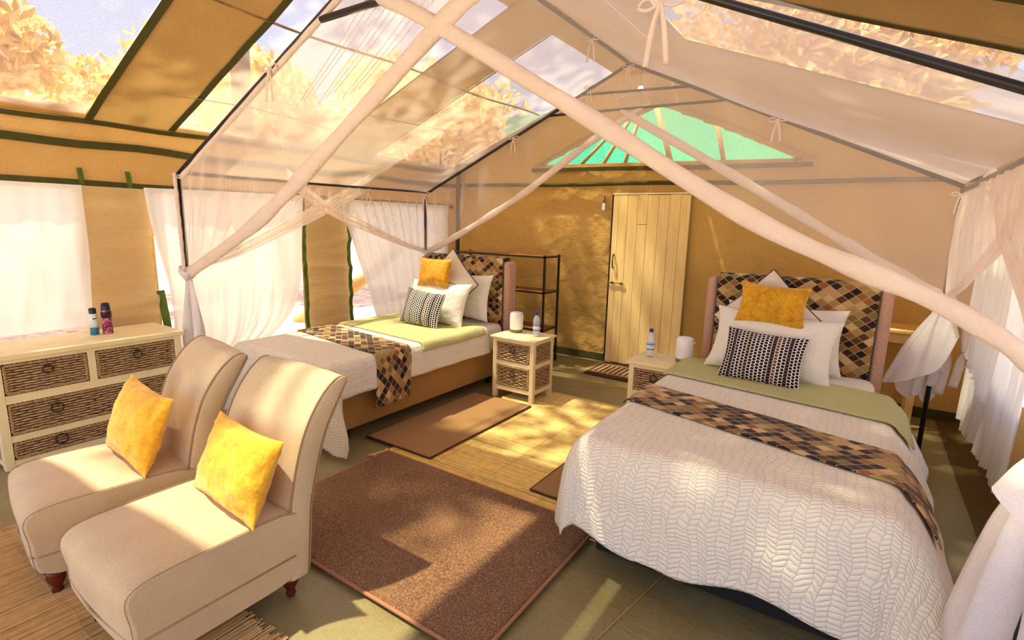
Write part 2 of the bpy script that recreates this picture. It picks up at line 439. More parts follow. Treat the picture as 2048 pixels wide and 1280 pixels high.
def lerp(a, b, t): return a + (b - a) * t
def poly(pts, t):
    """point on a polyline at share t, smoothed"""
    pts = [Vector(p) for p in pts]; n = len(pts) - 1; x = min(max(t, 0), 1) * n; i = min(int(x), n - 1); k = x - i
    p0 = pts[max(i - 1, 0)]; p1 = pts[i]; p2 = pts[i + 1]; p3 = pts[min(i + 2, n)]
    return 0.5 * ((2 * p1) + (-p0 + p2) * k + (2 * p0 - 5 * p1 + 4 * p2 - p3) * k * k + (-p0 + 3 * p1 - 3 * p2 + p3) * k ** 3)
def nz(x, y, z=0, s=1): return noise.noise(Vector((x * s, y * s, z * s)))

# ================================================================== THE SETTING
XL, XR, YB, YF = -4.95, 0.9, 5.8, -1.6
XC = -2.03; ZE = 2.32; ZR = 3.46
def flat(name, outer, holes, to3, mat, parent=None):
    rings = [[Vector((p[0], p[1], 0)) for p in rg] for rg in [outer] + holes]
    tris = tessellate_polygon(rings); pts = [p for rg in [outer] + holes for p in rg]
    return obj(name, [to3(*p) for p in pts], [tuple(t_) for t_ in tris], mat, parent, False)
def rect(a0, a1, b0, b1): return [(a0, b0), (a1, b0), (a1, b1), (a0, b1)]

# floor
def floor_fn(u, v):
    x = lerp(XL, XR, u); y = lerp(YF - 1.5, YB, v)
    return (x, y, -.004 + .003 * nz(x, y, 0, 2.1))
fl = struct(sheet('floor', floor_fn, 60, 80, M['floor']))
seam = B()
for (a, b) in (((-2.9, 2.1), (-1.2, 4.95)), ((-.78, 1.9), (-.98, .4))):
    pass
B().tube([(-0.60, 2.3, .002), (-0.72, 1.6, .002), (-0.80, .9, .002)], .0022, 5).build('floor_seam', M['canvas_back'], fl)
B().tube([(-2.4, 4.6, .002), (-1.6, 5.1, .002), (-.9, 5.25, .002)], .0022, 5).build('floor_seam', M['canvas_back'], fl)
gr = B().box(-60, 60, -40, 60, -.2, -.03).build('ground', M['ground']); struct(gr)

# back wall with triangular window
tri = [(-3.46, 2.37), (-2.75, 2.66), (-2.10, 2.905), (-1.97, 2.905), (-1.3, 2.62), (-.644, 2.32), (-.72, 2.30), (-2.0, 2.325), (-3.40, 2.345)]
def in_tri(x, z):
    c = False; n = len(tri)
    for i in range(n):
        x0, z0 = tri[i]; x1, z1 = tri[(i + 1) % n]
        if (z0 > z) != (z1 > z) and x < (x1 - x0) * (z - z0) / (z1 - z0) + x0: c = not c
    return c
def back_wall():
    nu, nv = 250, 150; vs = []; fs = []
    def top(x): return ZE + (ZR + .02 - ZE) * (1 - abs(x - XC) / (XC - XL if x < XC else XR - XC))
    for j in range(nv + 1):
        for i in range(nu + 1):
            x = lerp(XL, XR, i / nu); z = lerp(-.02, top(x), j / nv)
            q = x * .8 + z * .5; w_ = x * .35 - z * .9
            r1 = 1 - abs(nz(q * 2.2 + .6 * nz(x, z, 3, 1.3), w_ * .8, 5)) * 2.2; r2 = 1 - abs(nz(x * 3.1 - z * 1.4, z * 2.2 + x, 9)) * 2.4
            d_ = .012 * max(0, r1) ** 3 + .007 * max(0, r2) ** 3 + .02 * nz(x * .9, z * .9, 2) + .004 * nz(x * 9, z * 9, 2)
            vs.append((x, YB + .035 - d_, z))
    for j in range(nv):
        for i in range(nu):
            q = (j * (nu + 1) + i, j * (nu + 1) + i + 1, (j + 1) * (nu + 1) + i + 1, (j + 1) * (nu + 1) + i)
            if not in_tri(sum(vs[k][0] for k in q) / 4, sum(vs[k][2] for k in q) / 4): fs.append(q)
    return obj('wall_back', vs, fs, M['canvas_back'])
wb = struct(back_wall())
win = struct(flat('window_4', tri, [], lambda a, b: (a, YB + .012, b), M['mesh_fine']))
def strip_path(pts, w, t_, axis):
    """webbing band along pts; axis = index of the thin direction"""
    b_ = B(); P_ = [Vector(p) for p in pts]; vs = []; fs = []
    th = Vector((0, 0, 0)); th[axis] = t_
    for i, p in enumerate(P_):
        tg = (P_[min(i + 1, len(P_) - 1)] - P_[max(i - 1, 0)]).normalized(); n_ = Vector((0, 0, 0)); n_[axis] = 1
        sd = tg.cross(n_).normalized() * (w / 2)
        vs += [p - sd - th, p + sd - th, p + sd + th, p - sd + th]
    for i in range(len(P_) - 1):
        for k in range(4): fs.append((i * 4 + k, i * 4 + (k + 1) % 4, (i + 1) * 4 + (k + 1) % 4, (i + 1) * 4 + k))
    fs += [(3, 2, 1, 0), tuple(len(vs) - 4 + k for k in range(4))]
    return b_.add(vs, fs)
y_ = YB - .012
strip_path([(-3.62, y_, 2.30), (-2.6, y_, 2.285), (-1.6, y_, 2.26), (-.5, y_, 2.25)], .045, .004, 1).build('binding', M['olive'], wb)
brd = [(p[0] + (.03 if p[0] > XC else -.03) * (p[1] < 2.4) , YB - .004, p[1] + (.02 if p[1] > 2.4 else -.006)) for p in tri]
strip_path(brd + brd[:1], .036, .004, 1).build('binding', M['canvas_back'], wb)
strip_path([(-3.60, y_, 2.34), (-2.75, y_, 2.72), (-2.03, y_, 2.99)], .022, .003, 1).build('binding', M['canvas_roof'], wb)
strip_path([(-.47, y_, 2.30), (-1.3, y_, 2.68), (-2.03, y_, 2.99)], .022, .003, 1).build('binding', M['canvas_roof'], wb)
struct(B().tube([(lerp(XL, XR, i / 16), YB - .03, 2.135 - .016 * i / 4 * .9 + .006 * math.sin(i)) for i in range(17)], .022, 8).build('trim_1', M['olive'], smooth=True))
struct(B().box(XL, -2.49, YB - .02, YB - .006, 0, .09).build('baseboard_back', M['olive']))
struct(B().box(-1.585, XR, YB - .02, YB - .006, 0, .09).build('baseboard_back.001', M['olive']))
# left wall
holes = [rect(-.9, 1.46, .42, 1.8), rect(1.98, 3.36, .36, 1.8), rect(3.93, 5.55, .3, 1.8)]
wl_ = struct(flat('wall_left', rect(YF, YB + .07, -.02, ZE + .02), holes, lambda a, b: (XL, a, b), M['canvas']))
for i, h in enumerate(holes):
    struct(flat('window_%d' % (i + 1), h, [], lambda a, b: (XL - .012, a, b), M['mesh_fine']))
def wavy(y0, y1, z, amp, X=XL + .012, seed=0.0, n=40, slope=0):
    return [(X, lerp(y0, y1, i / n), z + slope * (i / n) + amp * nz(lerp(y0, y1, i / n) * 1.3, seed)) for i in range(n + 1)]
struct(strip_path(wavy(YF, YB, 2.30, .03, seed=3), .034, .005, 0).build('trim_2', M['olive']))
struct(strip_path(wavy(YF, YB, 2.13, .045, seed=9), .056, .005, 0).build('trim_3', M['olive']))
struct(strip_path(wavy(YF, YB, 1.85, .012, seed=5), .05, .006, 0).build('trim_4', M['olive']))
for yy in (1.52, 1.83):
    strip_path([(XL + .02, yy, 1.96), (XL + .025, yy + .004, 1.90), (XL + .02, yy + .008, 1.83)], .034, .004, 0).build('strap', M['green_web'], wl_)
def canvas_flap(y0, y1, z0, z1, seed, par, edge_l, edge_r):
    def fn(u, v):
        y = lerp(y0, y1, u) + .02 * nz(v * 4, seed); z = lerp(z1, z0, v)
        x = XL + .04 + .022 * (1 - abs(math.sin(v * 17 + seed + .7 * u + 1.5 * nz(v * 3, u * .7, seed)))) ** 2.5 + .012 * (1 - abs(math.sin(v * 31 + 2 * seed - .5 * u))) ** 2 + .02 * nz(u * 2, v * 6, seed)
        return (x, y, z)
    sheet('canvas_flap', fn, 14, 70, M['canvas_strip'], par)
    for e, k in ((edge_l, 0), (edge_r, 1)):
        if e:
            pts = [Vector(fn(k, i / 30)) + Vector((.012, 0, 0)) for i in range(31)]
            strip_path(pts, .045, .004, 0).build('binding', M['green_web'], par)
canvas_flap(1.44, 1.95, .45, 1.83, 1.3, wl_, False, False)
strip_path([(XL + .05, 1.97, 1.0), (XL + .05, 1.99, .8), (XL + .045, 2.02, .45)], .06, .004, 0).build('binding', M['green_web'], wl_)
canvas_flap(3.36, 3.94, .25, 1.83, 4.1, wl_, True, True)
# right wall
rh = [rect(3.35, 5.25, .62, 1.78), rect(-.9, 2.2, .62, 1.78)]
wr_ = struct(flat('wall_right', rect(YF, YB + .07, -.02, ZE + .02), rh, lambda a, b: (XR, a, b), M['canvas']))
struct(flat('window_5', rh[0], [], lambda a, b: (XR + .012, a, b), M['mesh_fine']))
struct(flat('window_6', rh[1], [], lambda a, b: (XR + .012, a, b), M['mesh_fine']))
struct(B().box(XR - .02, XR - .006, YF, YB, 0, .05).build('baseboard_right', M['olive']))
struct(strip_path(wavy(YF, YB, 1.85, .012, XR - .012, 5), .05, .006, 0).build('trim_5', M['olive']))
struct(strip_path(wavy(YF, YB, 2.28, .02, XR - .012, 8), .045, .006, 0).build('trim_6', M['olive']))
# dark groundsheet lip lying along the foot of the right wall
struct(sheet('trim_7', lambda u, v: (lerp(.70, XR - .01, u), lerp(1.2, YB, v), .004 + .03 * u * u + .004 * nz(u * 3, v * 12)), 6, 40, plain('lip_brown', lin((96, 76, 34)), .7)))

# roof
SL = math.atan2(ZR - ZE, XC - XL)
def roofL(s, y): return (XL + s * math.cos(SL), y, ZE + s * math.sin(SL))
LEN = math.hypot(XC - XL, ZR - ZE)
SR = math.atan2(ZR - ZE, XR - XC)
def roofR(s, y): return (XR - s * math.cos(SR), y, ZE + s * math.sin(SR))
bands = [(-1.3, -.4), (.22, 1.59), (2.20, 3.61), (4.25, 5.66)]
bands_r = [(-1.3, -.4), (1.45, 2.88), (3.50, 4.95)]
rh_ = [rect(.05, 2.62, a, b) for a, b in bands]; rhr_ = [rect(.05, 2.62, a, b) for a, b in bands_r]
cl = struct(flat('ceiling', rect(-.01, LEN, YF - .3, YB + .09), rh_, roofL, M['canvas_roof']))
cr_ = struct(flat('ceiling.001', rect(-.01, LEN, YF - .3, YB + .09), rhr_, roofR, M['canvas_roof']))
for side, fn, par in (('l', roofL, cl), ('r', roofR, cr_)):
    for (a, b) in (bands if side == 'l' else bands_r):
        flat('mesh_screen', rect(.05, 2.62, a, b), [], lambda s, y, fn=fn: tuple(Vector(fn(s, y)) + Vector((0, 0, .012))), M['mesh_screen'], par)
    for yy in ((1.61, 2.18, -.38, .20) if side == 'l' else (3.48, 2.90)):
        vs, fs = grid(lambda u, v: Vector(fn(lerp(0.02, LEN, v), yy + (u - .5) * .05 + .008 * nz(v * 9, yy))) - Vector((0, 0, .008 + .004 * (u > .5))), 2, 40)
        obj('binding', vs, fs, M['olive'], par)
    for yy in ((3.60, 4.26) if side == 'l' else (4.96, 1.44)):
        B().tube([Vector(fn(lerp(.02, 2.7, i / 20), yy)) - Vector((0, 0, .006)) for i in range(21)], .006, 6).build('seam', M['olive'], par, True)
# cord laid over the mesh
B().tube([roofL(1.62 + .02 * math.sin(i * .7), lerp(-1.0, 5.6, i / 30)) for i in range(31)], .009, 6).build('roof_cord', M['bark'], cl, True)
B().tube([Vector(roofL(.55 + .06 * math.sin(i * .3), lerp(1.9, 5.7, i / 30))) - Vector((0, 0, .02)) for i in range(31)], .0025, 5).build('roof_thread', M['piping'], cl, True)
# eave and gable poles outside the cloth
ep = B().tube([(XL - .12, lerp(YF, 6.4, i / 12), 2.36 + .01 * math.sin(i * 1.7)) for i in range(13)], .055, 10).build('eave_pole', M['pole_wood'], smooth=True)
tag(ep, 'round wooden eave pole outside the roof mesh above the left wall', 'pole')
struct(B().tube([(-4.78, 5.70, 0), (-4.76, 5.70, 1.2), (-4.75, 5.70, 2.35)], .03, 10).build('column', M['black'], smooth=True))

# shade net and poles behind the triangular window
sn = sheet('shade_net', lambda u, v: (lerp(-4.7, -.5, u), 6.45 + .3 * v + .05 * nz(u * 4, v * 3), lerp(-.03, 3.2, v)), 20, 8, M['teal'])
tag(sn, 'bright teal shade netting hung outside behind the triangular gable window', 'shade net')
pf = root('pole_frame', 'peeled wooden poles fanned out behind the triangular gable window', 'pole frame', (-2.3, 6.2, 0))
for (a, b, r_) in (((-2.22, 3.05), (-1.93, 2.2), .032), ((-1.57, 2.95), (-1.36, 2.2), .026), ((-2.38, 3.0), (-2.60, 2.2), .026),
                   ((-2.45, 3.0), (-2.95, 2.2), .024), ((-2.5, 2.98), (-3.35, 2.2), .022)):
    B().tube([(a[0], 6.2, a[1]), ((a[0] + b[0]) / 2 + .01, 6.19, (a[1] + b[1]) / 2), (b[0], 6.2, b[1])], r_, 8).build('pole', M['pole_wood'], pf, True, world=True)
B().tube([(-4.6, 6.2, 2.14), (-2, 6.2, 2.15), (.5, 6.2, 2.14)], .03, 8).build('crossbar', M['pole_wood'], pf, True, world=True)
for x_ in (-4.5, .4):
    B().tube([(x_, 6.2, -.03), (x_, 6.2, 2.15)], .04, 8).build('post', M['pole_wood'], pf, True, world=True)

# door
dr = B().box(-2.46, -1.60, YB - .018, YB - .012, .03, 1.97).build('door_1', M['gap_shade']); struct(dr)
edges = [-2.475, -2.405, -2.30, -2.18, -2.065, -1.94, -1.82, -1.70, -1.596]
for i in range(8):
    a, b = edges[i] + .0014, edges[i + 1] - .0014
    top = 1.985 - .003 * (i % 3); bot = .018 + .004 * (i % 2)
    if i == 3:
        B().box(a, b, YB - .045 - .001, YB - .019, bot, 1.655, .003).build('plank', M['door_paint'], dr)
        B().box(a, b, YB - .045, YB - .019, 1.66, top, .003).build('plank', M['door_paint'], dr)
    else:
        B().box(a, b, YB - .045 - .0015 * (i % 2), YB - .019, bot, top, .003).build('plank', M['door_paint'], dr)
B().box(-2.48, -1.59, YB - .05, YB - .004, 1.99, 2.005).build('door_head', M['cream_paint'], dr)
B().box(-2.489, -2.479, YB - .05, YB - .004, .02, 1.99).build('door_jamb', M['black'], dr)
B().tube([(-2.43, YB - .046, 1.15), (-2.43, YB - .075, 1.16), (-2.432, YB - .08, 1.23), (-2.43, YB - .075, 1.30), (-2.43, YB - .046, 1.31)], .008, 6).build('pull_handle', M['black'], dr, True)
lb = B().tube([(-2.485, YB - .06, .978), (-2.28, YB - .06, .972)], .007, 6).box(-2.44, -2.42, YB - .068, YB - .046, .965, .99).box(-2.33, -2.31, YB - .068, YB - .046, .962, .987)
lb.build('bolt', plain('bolt_bronze', lin((120, 88, 44)), .4, metal=1), dr)
pk = root('padlock', 'small padlock hanging on a hook beside the top of the plank door', 'padlock', (-2.595, YB - .04, 1.94))
B().tube([(0, .03, .04), (0, 0, .03), (.012, 0, .0), (.0, 0, -.02)], .005, 6).build('hook', M['black'], pk, True)
B().tube([(-.012, 0, -.05), (-.012, 0, -.02), (0, 0, -.008), (.012, 0, -.02), (.012, 0, -.05)], .004, 6).build('shackle', M['black'], pk, True)
B().box(-.02, .02, -.012, .012, -.13, -.05, .006).build('lock_body', M['can_white'], pk)
# ================================================================== FURNITURE
def wicker_verts(w, h, row=.0165, colw=.040, amp=.010):
    """front panel woven of seagrass strands: real relief, in local X (width) and Z (height), facing -Y"""
    nr = max(4, int(h / row)); ncol = max(4, int(w / colw)); nu = ncol * 5; nv = nr * 5
    def fn(u, v):
        c = u * ncol; r_ = v * nr; ri = min(int(r_), nr - 1); fr = r_ - ri
        over = math.cos(PI * c + PI * ri)
        rnd = nz(c * .6, ri * 7.3, .5)
        y = .012 - (abs(math.sin(PI * fr)) ** 1.0) * amp * 1.2 * (1.15 + .45 * over + .35 * rnd)
        return (u * w, y, v * h + .0018 * nz(c * .9, ri * 3.1, 2.2))
    return grid(fn, nu, nv)
def braid(path_pts, r_, turns_per_m=42):
    """two strands twisted along a closed rectangle"""
    b = B()
    for ph in (0, PI):
        pts = []
        for k in range(len(path_pts) - 1):
            a, c = Vector(path_pts[k]), Vector(path_pts[k + 1]); L_ = (c - a).length; n = max(2, int(L_ / .008))
            for i in range(n):
                t_ = i / n; s_ = t_ * L_ * turns_per_m * PI + ph
                p = a.lerp(c, t_); q = (c - a).normalized(); side = q.cross(Vector((0, 1, 0))).normalized()
                pts.append(p + side * math.cos(s_) * r_ + Vector((0, 1, 0)) * math.sin(s_) * r_)
        pts.append(Vector(path_pts[-1])); b.tube(pts, r_ * .85, 5)
    return b
def drawer(parent, x, z, w, h, y, rot=0, knob=True, name='drawer'):
    g = .004
    o = B().box(g, w - g, .006, .02, g, h - g).build(name, M['gap_shade'], parent)  # dark board, painted as the shade seen between the strands
    o.location = (x, y, z); o.rotation_euler = (0, 0, rot)
    vs, fs = wicker_verts(w - 4 * g, h - 4 * g)
    p = obj('woven_front', [(a + 2 * g, b, c + 2 * g) for a, b, c in vs], fs, M['wicker'], o)
    e = .012
    br = braid([(e, 0, e), (w - e, 0, e), (w - e, 0, h - e), (e, 0, h - e), (e, 0, e)], .0055)
    br.build('braided_rim', M['wicker'], o, True)
    if knob:
        kz = h * .72
        ring = [(w / 2 + .026 * math.cos(a_), -.012, kz - .012 + .026 * math.sin(a_)) for a_ in [2 * PI * i / 18 for i in range(19)]]
        B().tube(ring, .0045, 6).tube([(w / 2, 0, kz + .016), (w / 2, -.016, kz + .016)], .006, 6).build('ring_pull', M['mahogany_dark'], o, True)
    return o
M['mahogany_dark'] = plain('dark_ring', lin((64, 44, 26)), .6)

# ---- nightstands
def nightstand(label, loc, grp, W=.45):
    t_ = root('nightstand', label, 'nightstand', loc, group=grp)
    D, H_ = .36, .60
    B().box(-.022, W + .022, -.022, D + .022, H_ - .02, H_, .006).build('tabletop', M['cream_paint'], t_)
    L_ = .042
    for x in (0, W - L_):
        for y in (0, D - L_):
            B().box(x, x + L_, y, y + L_, 0, H_ - .02, .003).build('leg', M['cream_paint'], t_)
    for z0, z1 in ((.548, .58), (.328, .37), (.085, .125)):
        for bx in ((L_, W - L_, .004, .022), (L_, W - L_, D - .022, D - .004), (.004, .022, L_, D - L_), (W - .022, W - .004, L_, D - L_)):
            B().box(*bx, z0, z1).build('rail', M['cream_paint'], t_)
    B().box(.03, W - .03, .03, D - .03, .10, .56).build('inner_box', M['gap_shade'], t_)
    for z in (.125, .37):
        drawer(t_, L_, z, W - 2 * L_, .203 if z < .2 else .178, .006)
        s_ = drawer(t_, W - .008, z, D - 2 * L_, .203 if z < .2 else .178, L_, PI / 2, False, 'woven_side')
    return t_
nightstand('cream two-drawer wicker nightstand beside the left bed, whole front in view', (-2.80, 3.88, 0), 'cream wicker nightstands')
nightstand('cream wicker nightstand half hidden by the large quilted bed on the right', (-1.425, 3.80, 0), 'cream wicker nightstands', .40)

def lantern(label, loc):
    t_ = root('lantern', label, 'lantern', loc, group='white lanterns on the nightstands')
    B().lathe([(.052, 0), (.058, .004), (.060, .03), (.056, .032)], 24).build('base', M['grey_plastic'], t_, True)
    auto(B().lathe([(.060, .032), (.064, .04), (.065, .17), (.060, .188), (.050, .196), (.02, .198)], 28).build('body', M['lantern_white'], t_, True), 60)
    B().tube([(.062, 0, .15), (.078, 0, .165), (.07, 0, .19), (.0, 0, .202), (-.07, 0, .19), (-.066, 0, .16)], .0035, 6).build('handle', M['lantern_white'], t_, True)
lantern('white cylindrical lantern with grey base on the left nightstand', (-2.70, 4.12, .60))
lantern('white cylindrical lantern with grey base on the right nightstand, beside the pillows', (-1.07, 4.02, .60))
def bottle(label, loc):
    t_ = root('water_bottle', label, 'bottle', loc, group='water bottles on the nightstands')
    prof = [(.024, 0), (.031, .004), (.032, .03), (.030, .045), (.032, .06), (.032, .10), (.030, .115), (.032, .13), (.031, .155), (.024, .18), (.013, .197), (.012, .205)]
    B().lathe(prof, 22).build('bottle_body', M['clear'], t_, True)
    B().lathe([(.0326, .06), (.0326, .105)], 22).build('paper_label', M['label_white'], t_, True)
    B().lathe([(.0329, .06), (.0329, .068)], 22).build('label_band', M['label_blue'], t_, True)
    B().lathe([(.0329, .100), (.0329, .106)], 22).build('label_band', M['label_blue'], t_, True)
    B().lathe([(.015, .203), (.0155, .206), (.0155, .224), (.013, .228)], 18).build('cap', M['blue_cap'], t_, True)
bottle('clear water bottle with blue cap on the left nightstand', (-2.45, 4.08, .60))
bottle('clear water bottle with blue cap on the right nightstand', (-1.34, 4.02, .60))

# ---- dresser
ds = root('dresser', 'wide cream dresser with wicker drawer fronts under the left window', 'dresser', (-4.33, .77, 0))
def DB(): return B()
W, D, H_ = 1.08, .50, .75     # local: along +Y world, depth to -X
# local frame: x along the wall (world +Y), y into the wall (world -X)
ds.rotation_euler = (0, 0, PI / 2)
B().box(-.02, W + .02, -.02, D, H_ - .035, H_, .006).build('dresser_top', M['cream_paint'], ds)
for x in (0, W - .05):
    for y in (0, D - .05): B().box(x, x + .05, y, y + .05, 0, H_ - .035, .004).build('leg', M['cream_paint'], ds)
for z0, z1 in ((.69, .716), (.432, .487), (.178, .222), (.02, .06)): B().box(.05, W - .05, .003, .03, z0, z1).build('rail', M['cream_paint'], ds)
for z0, z1 in ((.66, .716), (.02, .06)):
    B().box(.003, .03, .05, D - .05, z0, z1).build('rail', M['cream_paint'], ds); B().box(W - .03, W - .003, .05, D - .05, z0, z1).build('rail', M['cream_paint'], ds)
B().box(.485, .53, .004, .03, .487, .69).build('divider', M['cream_paint'], ds)
B().box(.03, W - .03, .03, D - .02, .05, .71).build('inner_box', M['gap_shade'], ds)
drawer(ds, .05, .487, .435, .203, .004); drawer(ds, .53, .487, .50, .203, .004)
for z, h in ((.222, .21), (.06, .118)):
    o_ = drawer(ds, .05, z, .98, h, .004, knob=False)
    for kx in (.24, .74):
        B().tube([(kx + .032 * math.cos(a_), -.013, h * .62 + .032 * math.sin(a_)) for a_ in [2 * PI * i / 18 for i in range(19)]], .0045, 6).build('ring_pull', M['mahogany_dark'], o_, True)
drawer(ds, .008, .06, D - .1, .6, D - .05, -PI / 2, False, 'woven_side')

sp1 = root('spray_can', 'short spray can with dark cap, white upper half and teal base, on the dresser', 'spray can', (-4.62, 1.40, .75))
B().lathe([(.026, 0), (.027, .004), (.027, .055), (.0265, .056)], 20).build('can_base', M['can_teal'], sp1, True)
B().lathe([(.027, .056), (.027, .15), (.022, .158)], 20).build('can_body', M['can_white'], sp1, True)
B().lathe([(.022, .156), (.0225, .158), (.0225, .19), (.018, .198)], 20).build('cap', M['can_dark'], sp1, True)
B().box(.0, .0272, -.012, .012, .118, .126).build('print', M['can_dark'], sp1)
sp2 = root('spray_can', 'taller dark-capped spray can with purple floral print on the dresser', 'spray can', (-4.60, 1.475, .75))
B().lathe([(.031, 0), (.033, .004), (.033, .17), (.030, .18)], 20).build('can_body', M['can_floral'], sp2, True)
B().lathe([(.0332, .12), (.0332, .165), (.030, .182), (.028, .20), (.026, .225), (.014, .232)], 20).build('cap', M['can_dark'], sp2, True)

# ---- slipper chairs
def chair(label, loc, rz):
    t_ = root('slipper_chair', label, 'chair', loc, (0, 0, rz), 'taupe slipper chairs')
    hw = .30
    def seat_fn(u, v):   # ring around the section in the YZ plane swept over X
        s_ = lerp(-1, 1, u); th = 2 * PI * v
        e = 5.5
        c, s2 = math.cos(th), math.sin(th)
        yy = abs(c) ** (2 / e) * (1 if c > 0 else -1); zz = abs(s2) ** (2 / e) * (1 if s2 > 0 else -1)
        k = (1 - abs(s_) ** 9) ** (1 / 9) if abs(s_) < 1 else 0
        k = .955 + .045 * k
        x = s_ * hw
        y = .32 + yy * .32 * k; z = .265 + zz * .165 * k
        if zz > 0: z += .022 * (1 - s_ * s_) * (1 - (yy * .9) ** 2)
        if yy < 0: y -= .015 * (1 - s_ * s_) * (1 - zz * zz)
        y -= .03 * max(0, zz) * (1 if yy < 0 else 0) * (abs(yy))
        return (x, y, z)
    vs, fs = grid(seat_fn, 24, 56)
    n = 25
    for cap_u in (0, 24):
        fs.append(tuple(j * n + cap_u for j in range(56)) if cap_u else tuple(j * n for j in range(56))[::-1])
    auto(obj('seat', vs, fs, M['upholstery'], t_), 50)
    pz = .215
    B().tube([(-hw - .001, .60, pz), (-hw - .001, .03, pz), (-hw + .012, .002, pz), (0, -.018, pz), (hw - .012, .002, pz), (hw + .001, .03, pz), (hw + .001, .60, pz)], .0042, 6).build('piping', M['piping'], t_, True)
    for sx in (-1, 1):
        sp_ = [seat_fn(.5 + sx * .497, .10 + .46 * i / 30) for i in range(31)]
        B().tube([(p[0] * 1.0, p[1], p[2]) for p in sp_], .0020, 5).build('seam', M['piping'], t_, True)
    st = [((.565, .10), (.67, .10)), ((.568, .25), (.685, .25)), ((.58, .385), (.70, .42)), ((.61, .55), (.737, .565)), ((.64, .66), (.765, .66)), ((.672, .745), (.797, .735)),
          ((.715, .82), (.838, .805)), ((.765, .882), (.872, .862)), ((.812, .922), (.890, .895)), ((.850, .940), (.898, .915)), ((.882, .938), (.895, .928))]
    N = 40; e = 7.0
    F_ = [(a[0], a[1], 0) for a, b in st]; R_ = [(b[0], b[1], 0) for a, b in st]
    vs = []; fs = []; ns = 34
    for i in range(ns + 1):
        tt = i / ns; a = poly(F_, tt); b = poly(R_, tt)
        cy, cz = (a[0] + b[0]) / 2, (a[1] + b[1]) / 2; hy, hz = (a[0] - b[0]) / 2, (a[1] - b[1]) / 2
        for k in range(N):
            th = 2 * PI * k / N; c, s_ = math.cos(th), math.sin(th)
            xx = abs(c) ** (2 / e) * (1 if c > 0 else -1); dd = abs(s_) ** (2 / e) * (1 if s_ > 0 else -1)
            bulge = 1 + (.28 * (1 - xx * xx) if dd > 0 and i < ns - 4 else 0)
            crest = .012 * (1 - xx * xx) * tt ** 3
            vs.append((xx * hw, cy + hy * dd * bulge, cz + hz * dd * bulge + crest))
    for i in range(ns):
        for k in range(N): fs.append((i * N + k, i * N + (k + 1) % N, (i + 1) * N + (k + 1) % N, (i + 1) * N + k))
    fs.append(tuple(range(N))[::-1]); fs.append(tuple(ns * N + k for k in range(N)))
    auto(obj('backrest', vs, fs, M['upholstery'], t_), 50)
    for sx in (-1, 1):
        for src, oth in ((F_, R_), (R_, F_)):
            pts = [poly(src, i / 40).lerp(poly(oth, i / 40), .045) for i in range(0, 41)]
            B().tube([(sx * (hw - .010), p[0], p[1]) for p in pts], .0045, 6).build('piping', M['piping'], t_, True)
    for sx in (-1, 1):
        for y in (.07, .60):
            B().lathe([(.016, 0), (.020, .006), (.022, .016), (.017, .026), (.019, .034), (.032, .06), (.036, .075), (.034, .092), (.040, .104)], 16, (sx * .245, y)).build('leg', M['mahogany'], t_, True)
    return t_
chair('taupe upholstered slipper chair with a yellow cushion, nearer the brown rug', (-2.15, .56, 0), 0)
chair('taupe upholstered slipper chair with a yellow cushion, nearer the dresser', (-2.985, .555, 0), -.15)

# ---- pillows
def pillow_mesh(w, h, t_, roll=0, pinch=.08, n=30, wr=.006, seed=0, uvs=1.0):
    vs = []; fs = []; uv = []
    cr, sr = math.cos(roll), math.sin(roll)
    for side in (-1, 1):
        base = len(vs)
        for j in range(n + 1):
            for i in range(n + 1):
                u = 2 * i / n - 1; v = 2 * j / n - 1
                u_ = math.sin(u * PI / 2 * .98) / math.sin(PI / 2 * .98); v_ = math.sin(v * PI / 2 * .98) / math.sin(PI / 2 * .98)
                x = w / 2 * u_ * (1 - pinch * (1 - v_ ** 2) * (abs(u_) ** 3)); z = h / 2 * v_ * (1 - pinch * 1.1 * (1 - u_ ** 2) * (abs(v_) ** 3))
                k = max(0, (1 - abs(u_) ** 2.6)) ** .62 * max(0, (1 - abs(v_) ** 2.6)) ** .62
                y = side * (t_ / 2 * k + (wr * nz(u * 2.5 + seed, v * 2.5, side) + wr * .7 * nz(u * 6 + seed, v * 6, side + 3)) * min(1, k * 3))
                X_, Z_ = x * cr - z * sr, x * sr + z * cr
                vs.append((X_, y, Z_)); uv.append((u_ * w / 2 * uvs, v_ * h / 2 * uvs))
        for j in range(n):
            for i in range(n):
                q = (base + j * (n + 1) + i, base + j * (n + 1) + i + 1, base + (j + 1) * (n + 1) + i + 1, base + (j + 1) * (n + 1) + i)
                fs.append(q if side < 0 else q[::-1])
    return vs, fs, uv
def pillow(name, label, cat, w, h, t_, mat, loc, lean=.3, yaw=0, roll=0, grp=None, pipe=None, **k):
    vs, fs, uv = pillow_mesh(w, h, t_, roll, **k)
    o = obj(name, vs, fs, mat, None, True, uv)
    md = o.modifiers.new('weld', 'WELD'); md.merge_threshold = .0008
    o.location = loc; o.rotation_euler = (-lean, 0, yaw)
    tag(o, label, cat, grp)
    if pipe:
        n = 30; pts = []
        pin = k.get('pinch', .08); cr, sr = math.cos(roll), math.sin(roll)
        def edge(u, v):
            x = w / 2 * u * (1 - pin * (1 - v ** 2) * (abs(u) ** 3)); z = h / 2 * v * (1 - pin * 1.1 * (1 - u ** 2) * (abs(v) ** 3)); return (x * cr - z * sr, 0, x * sr + z * cr)
        for a, b in (((-1, -1), (1, -1)), ((1, -1), (1, 1)), ((1, 1), (-1, 1)), ((-1, 1), (-1, -1))):
            for i in range(n): pts.append(edge(lerp(a[0], b[0], i / n), lerp(a[1], b[1], i / n)))
        pts.append(pts[0]); B().tube(pts, .006, 6).build('piping', pipe, o, True)
    return o
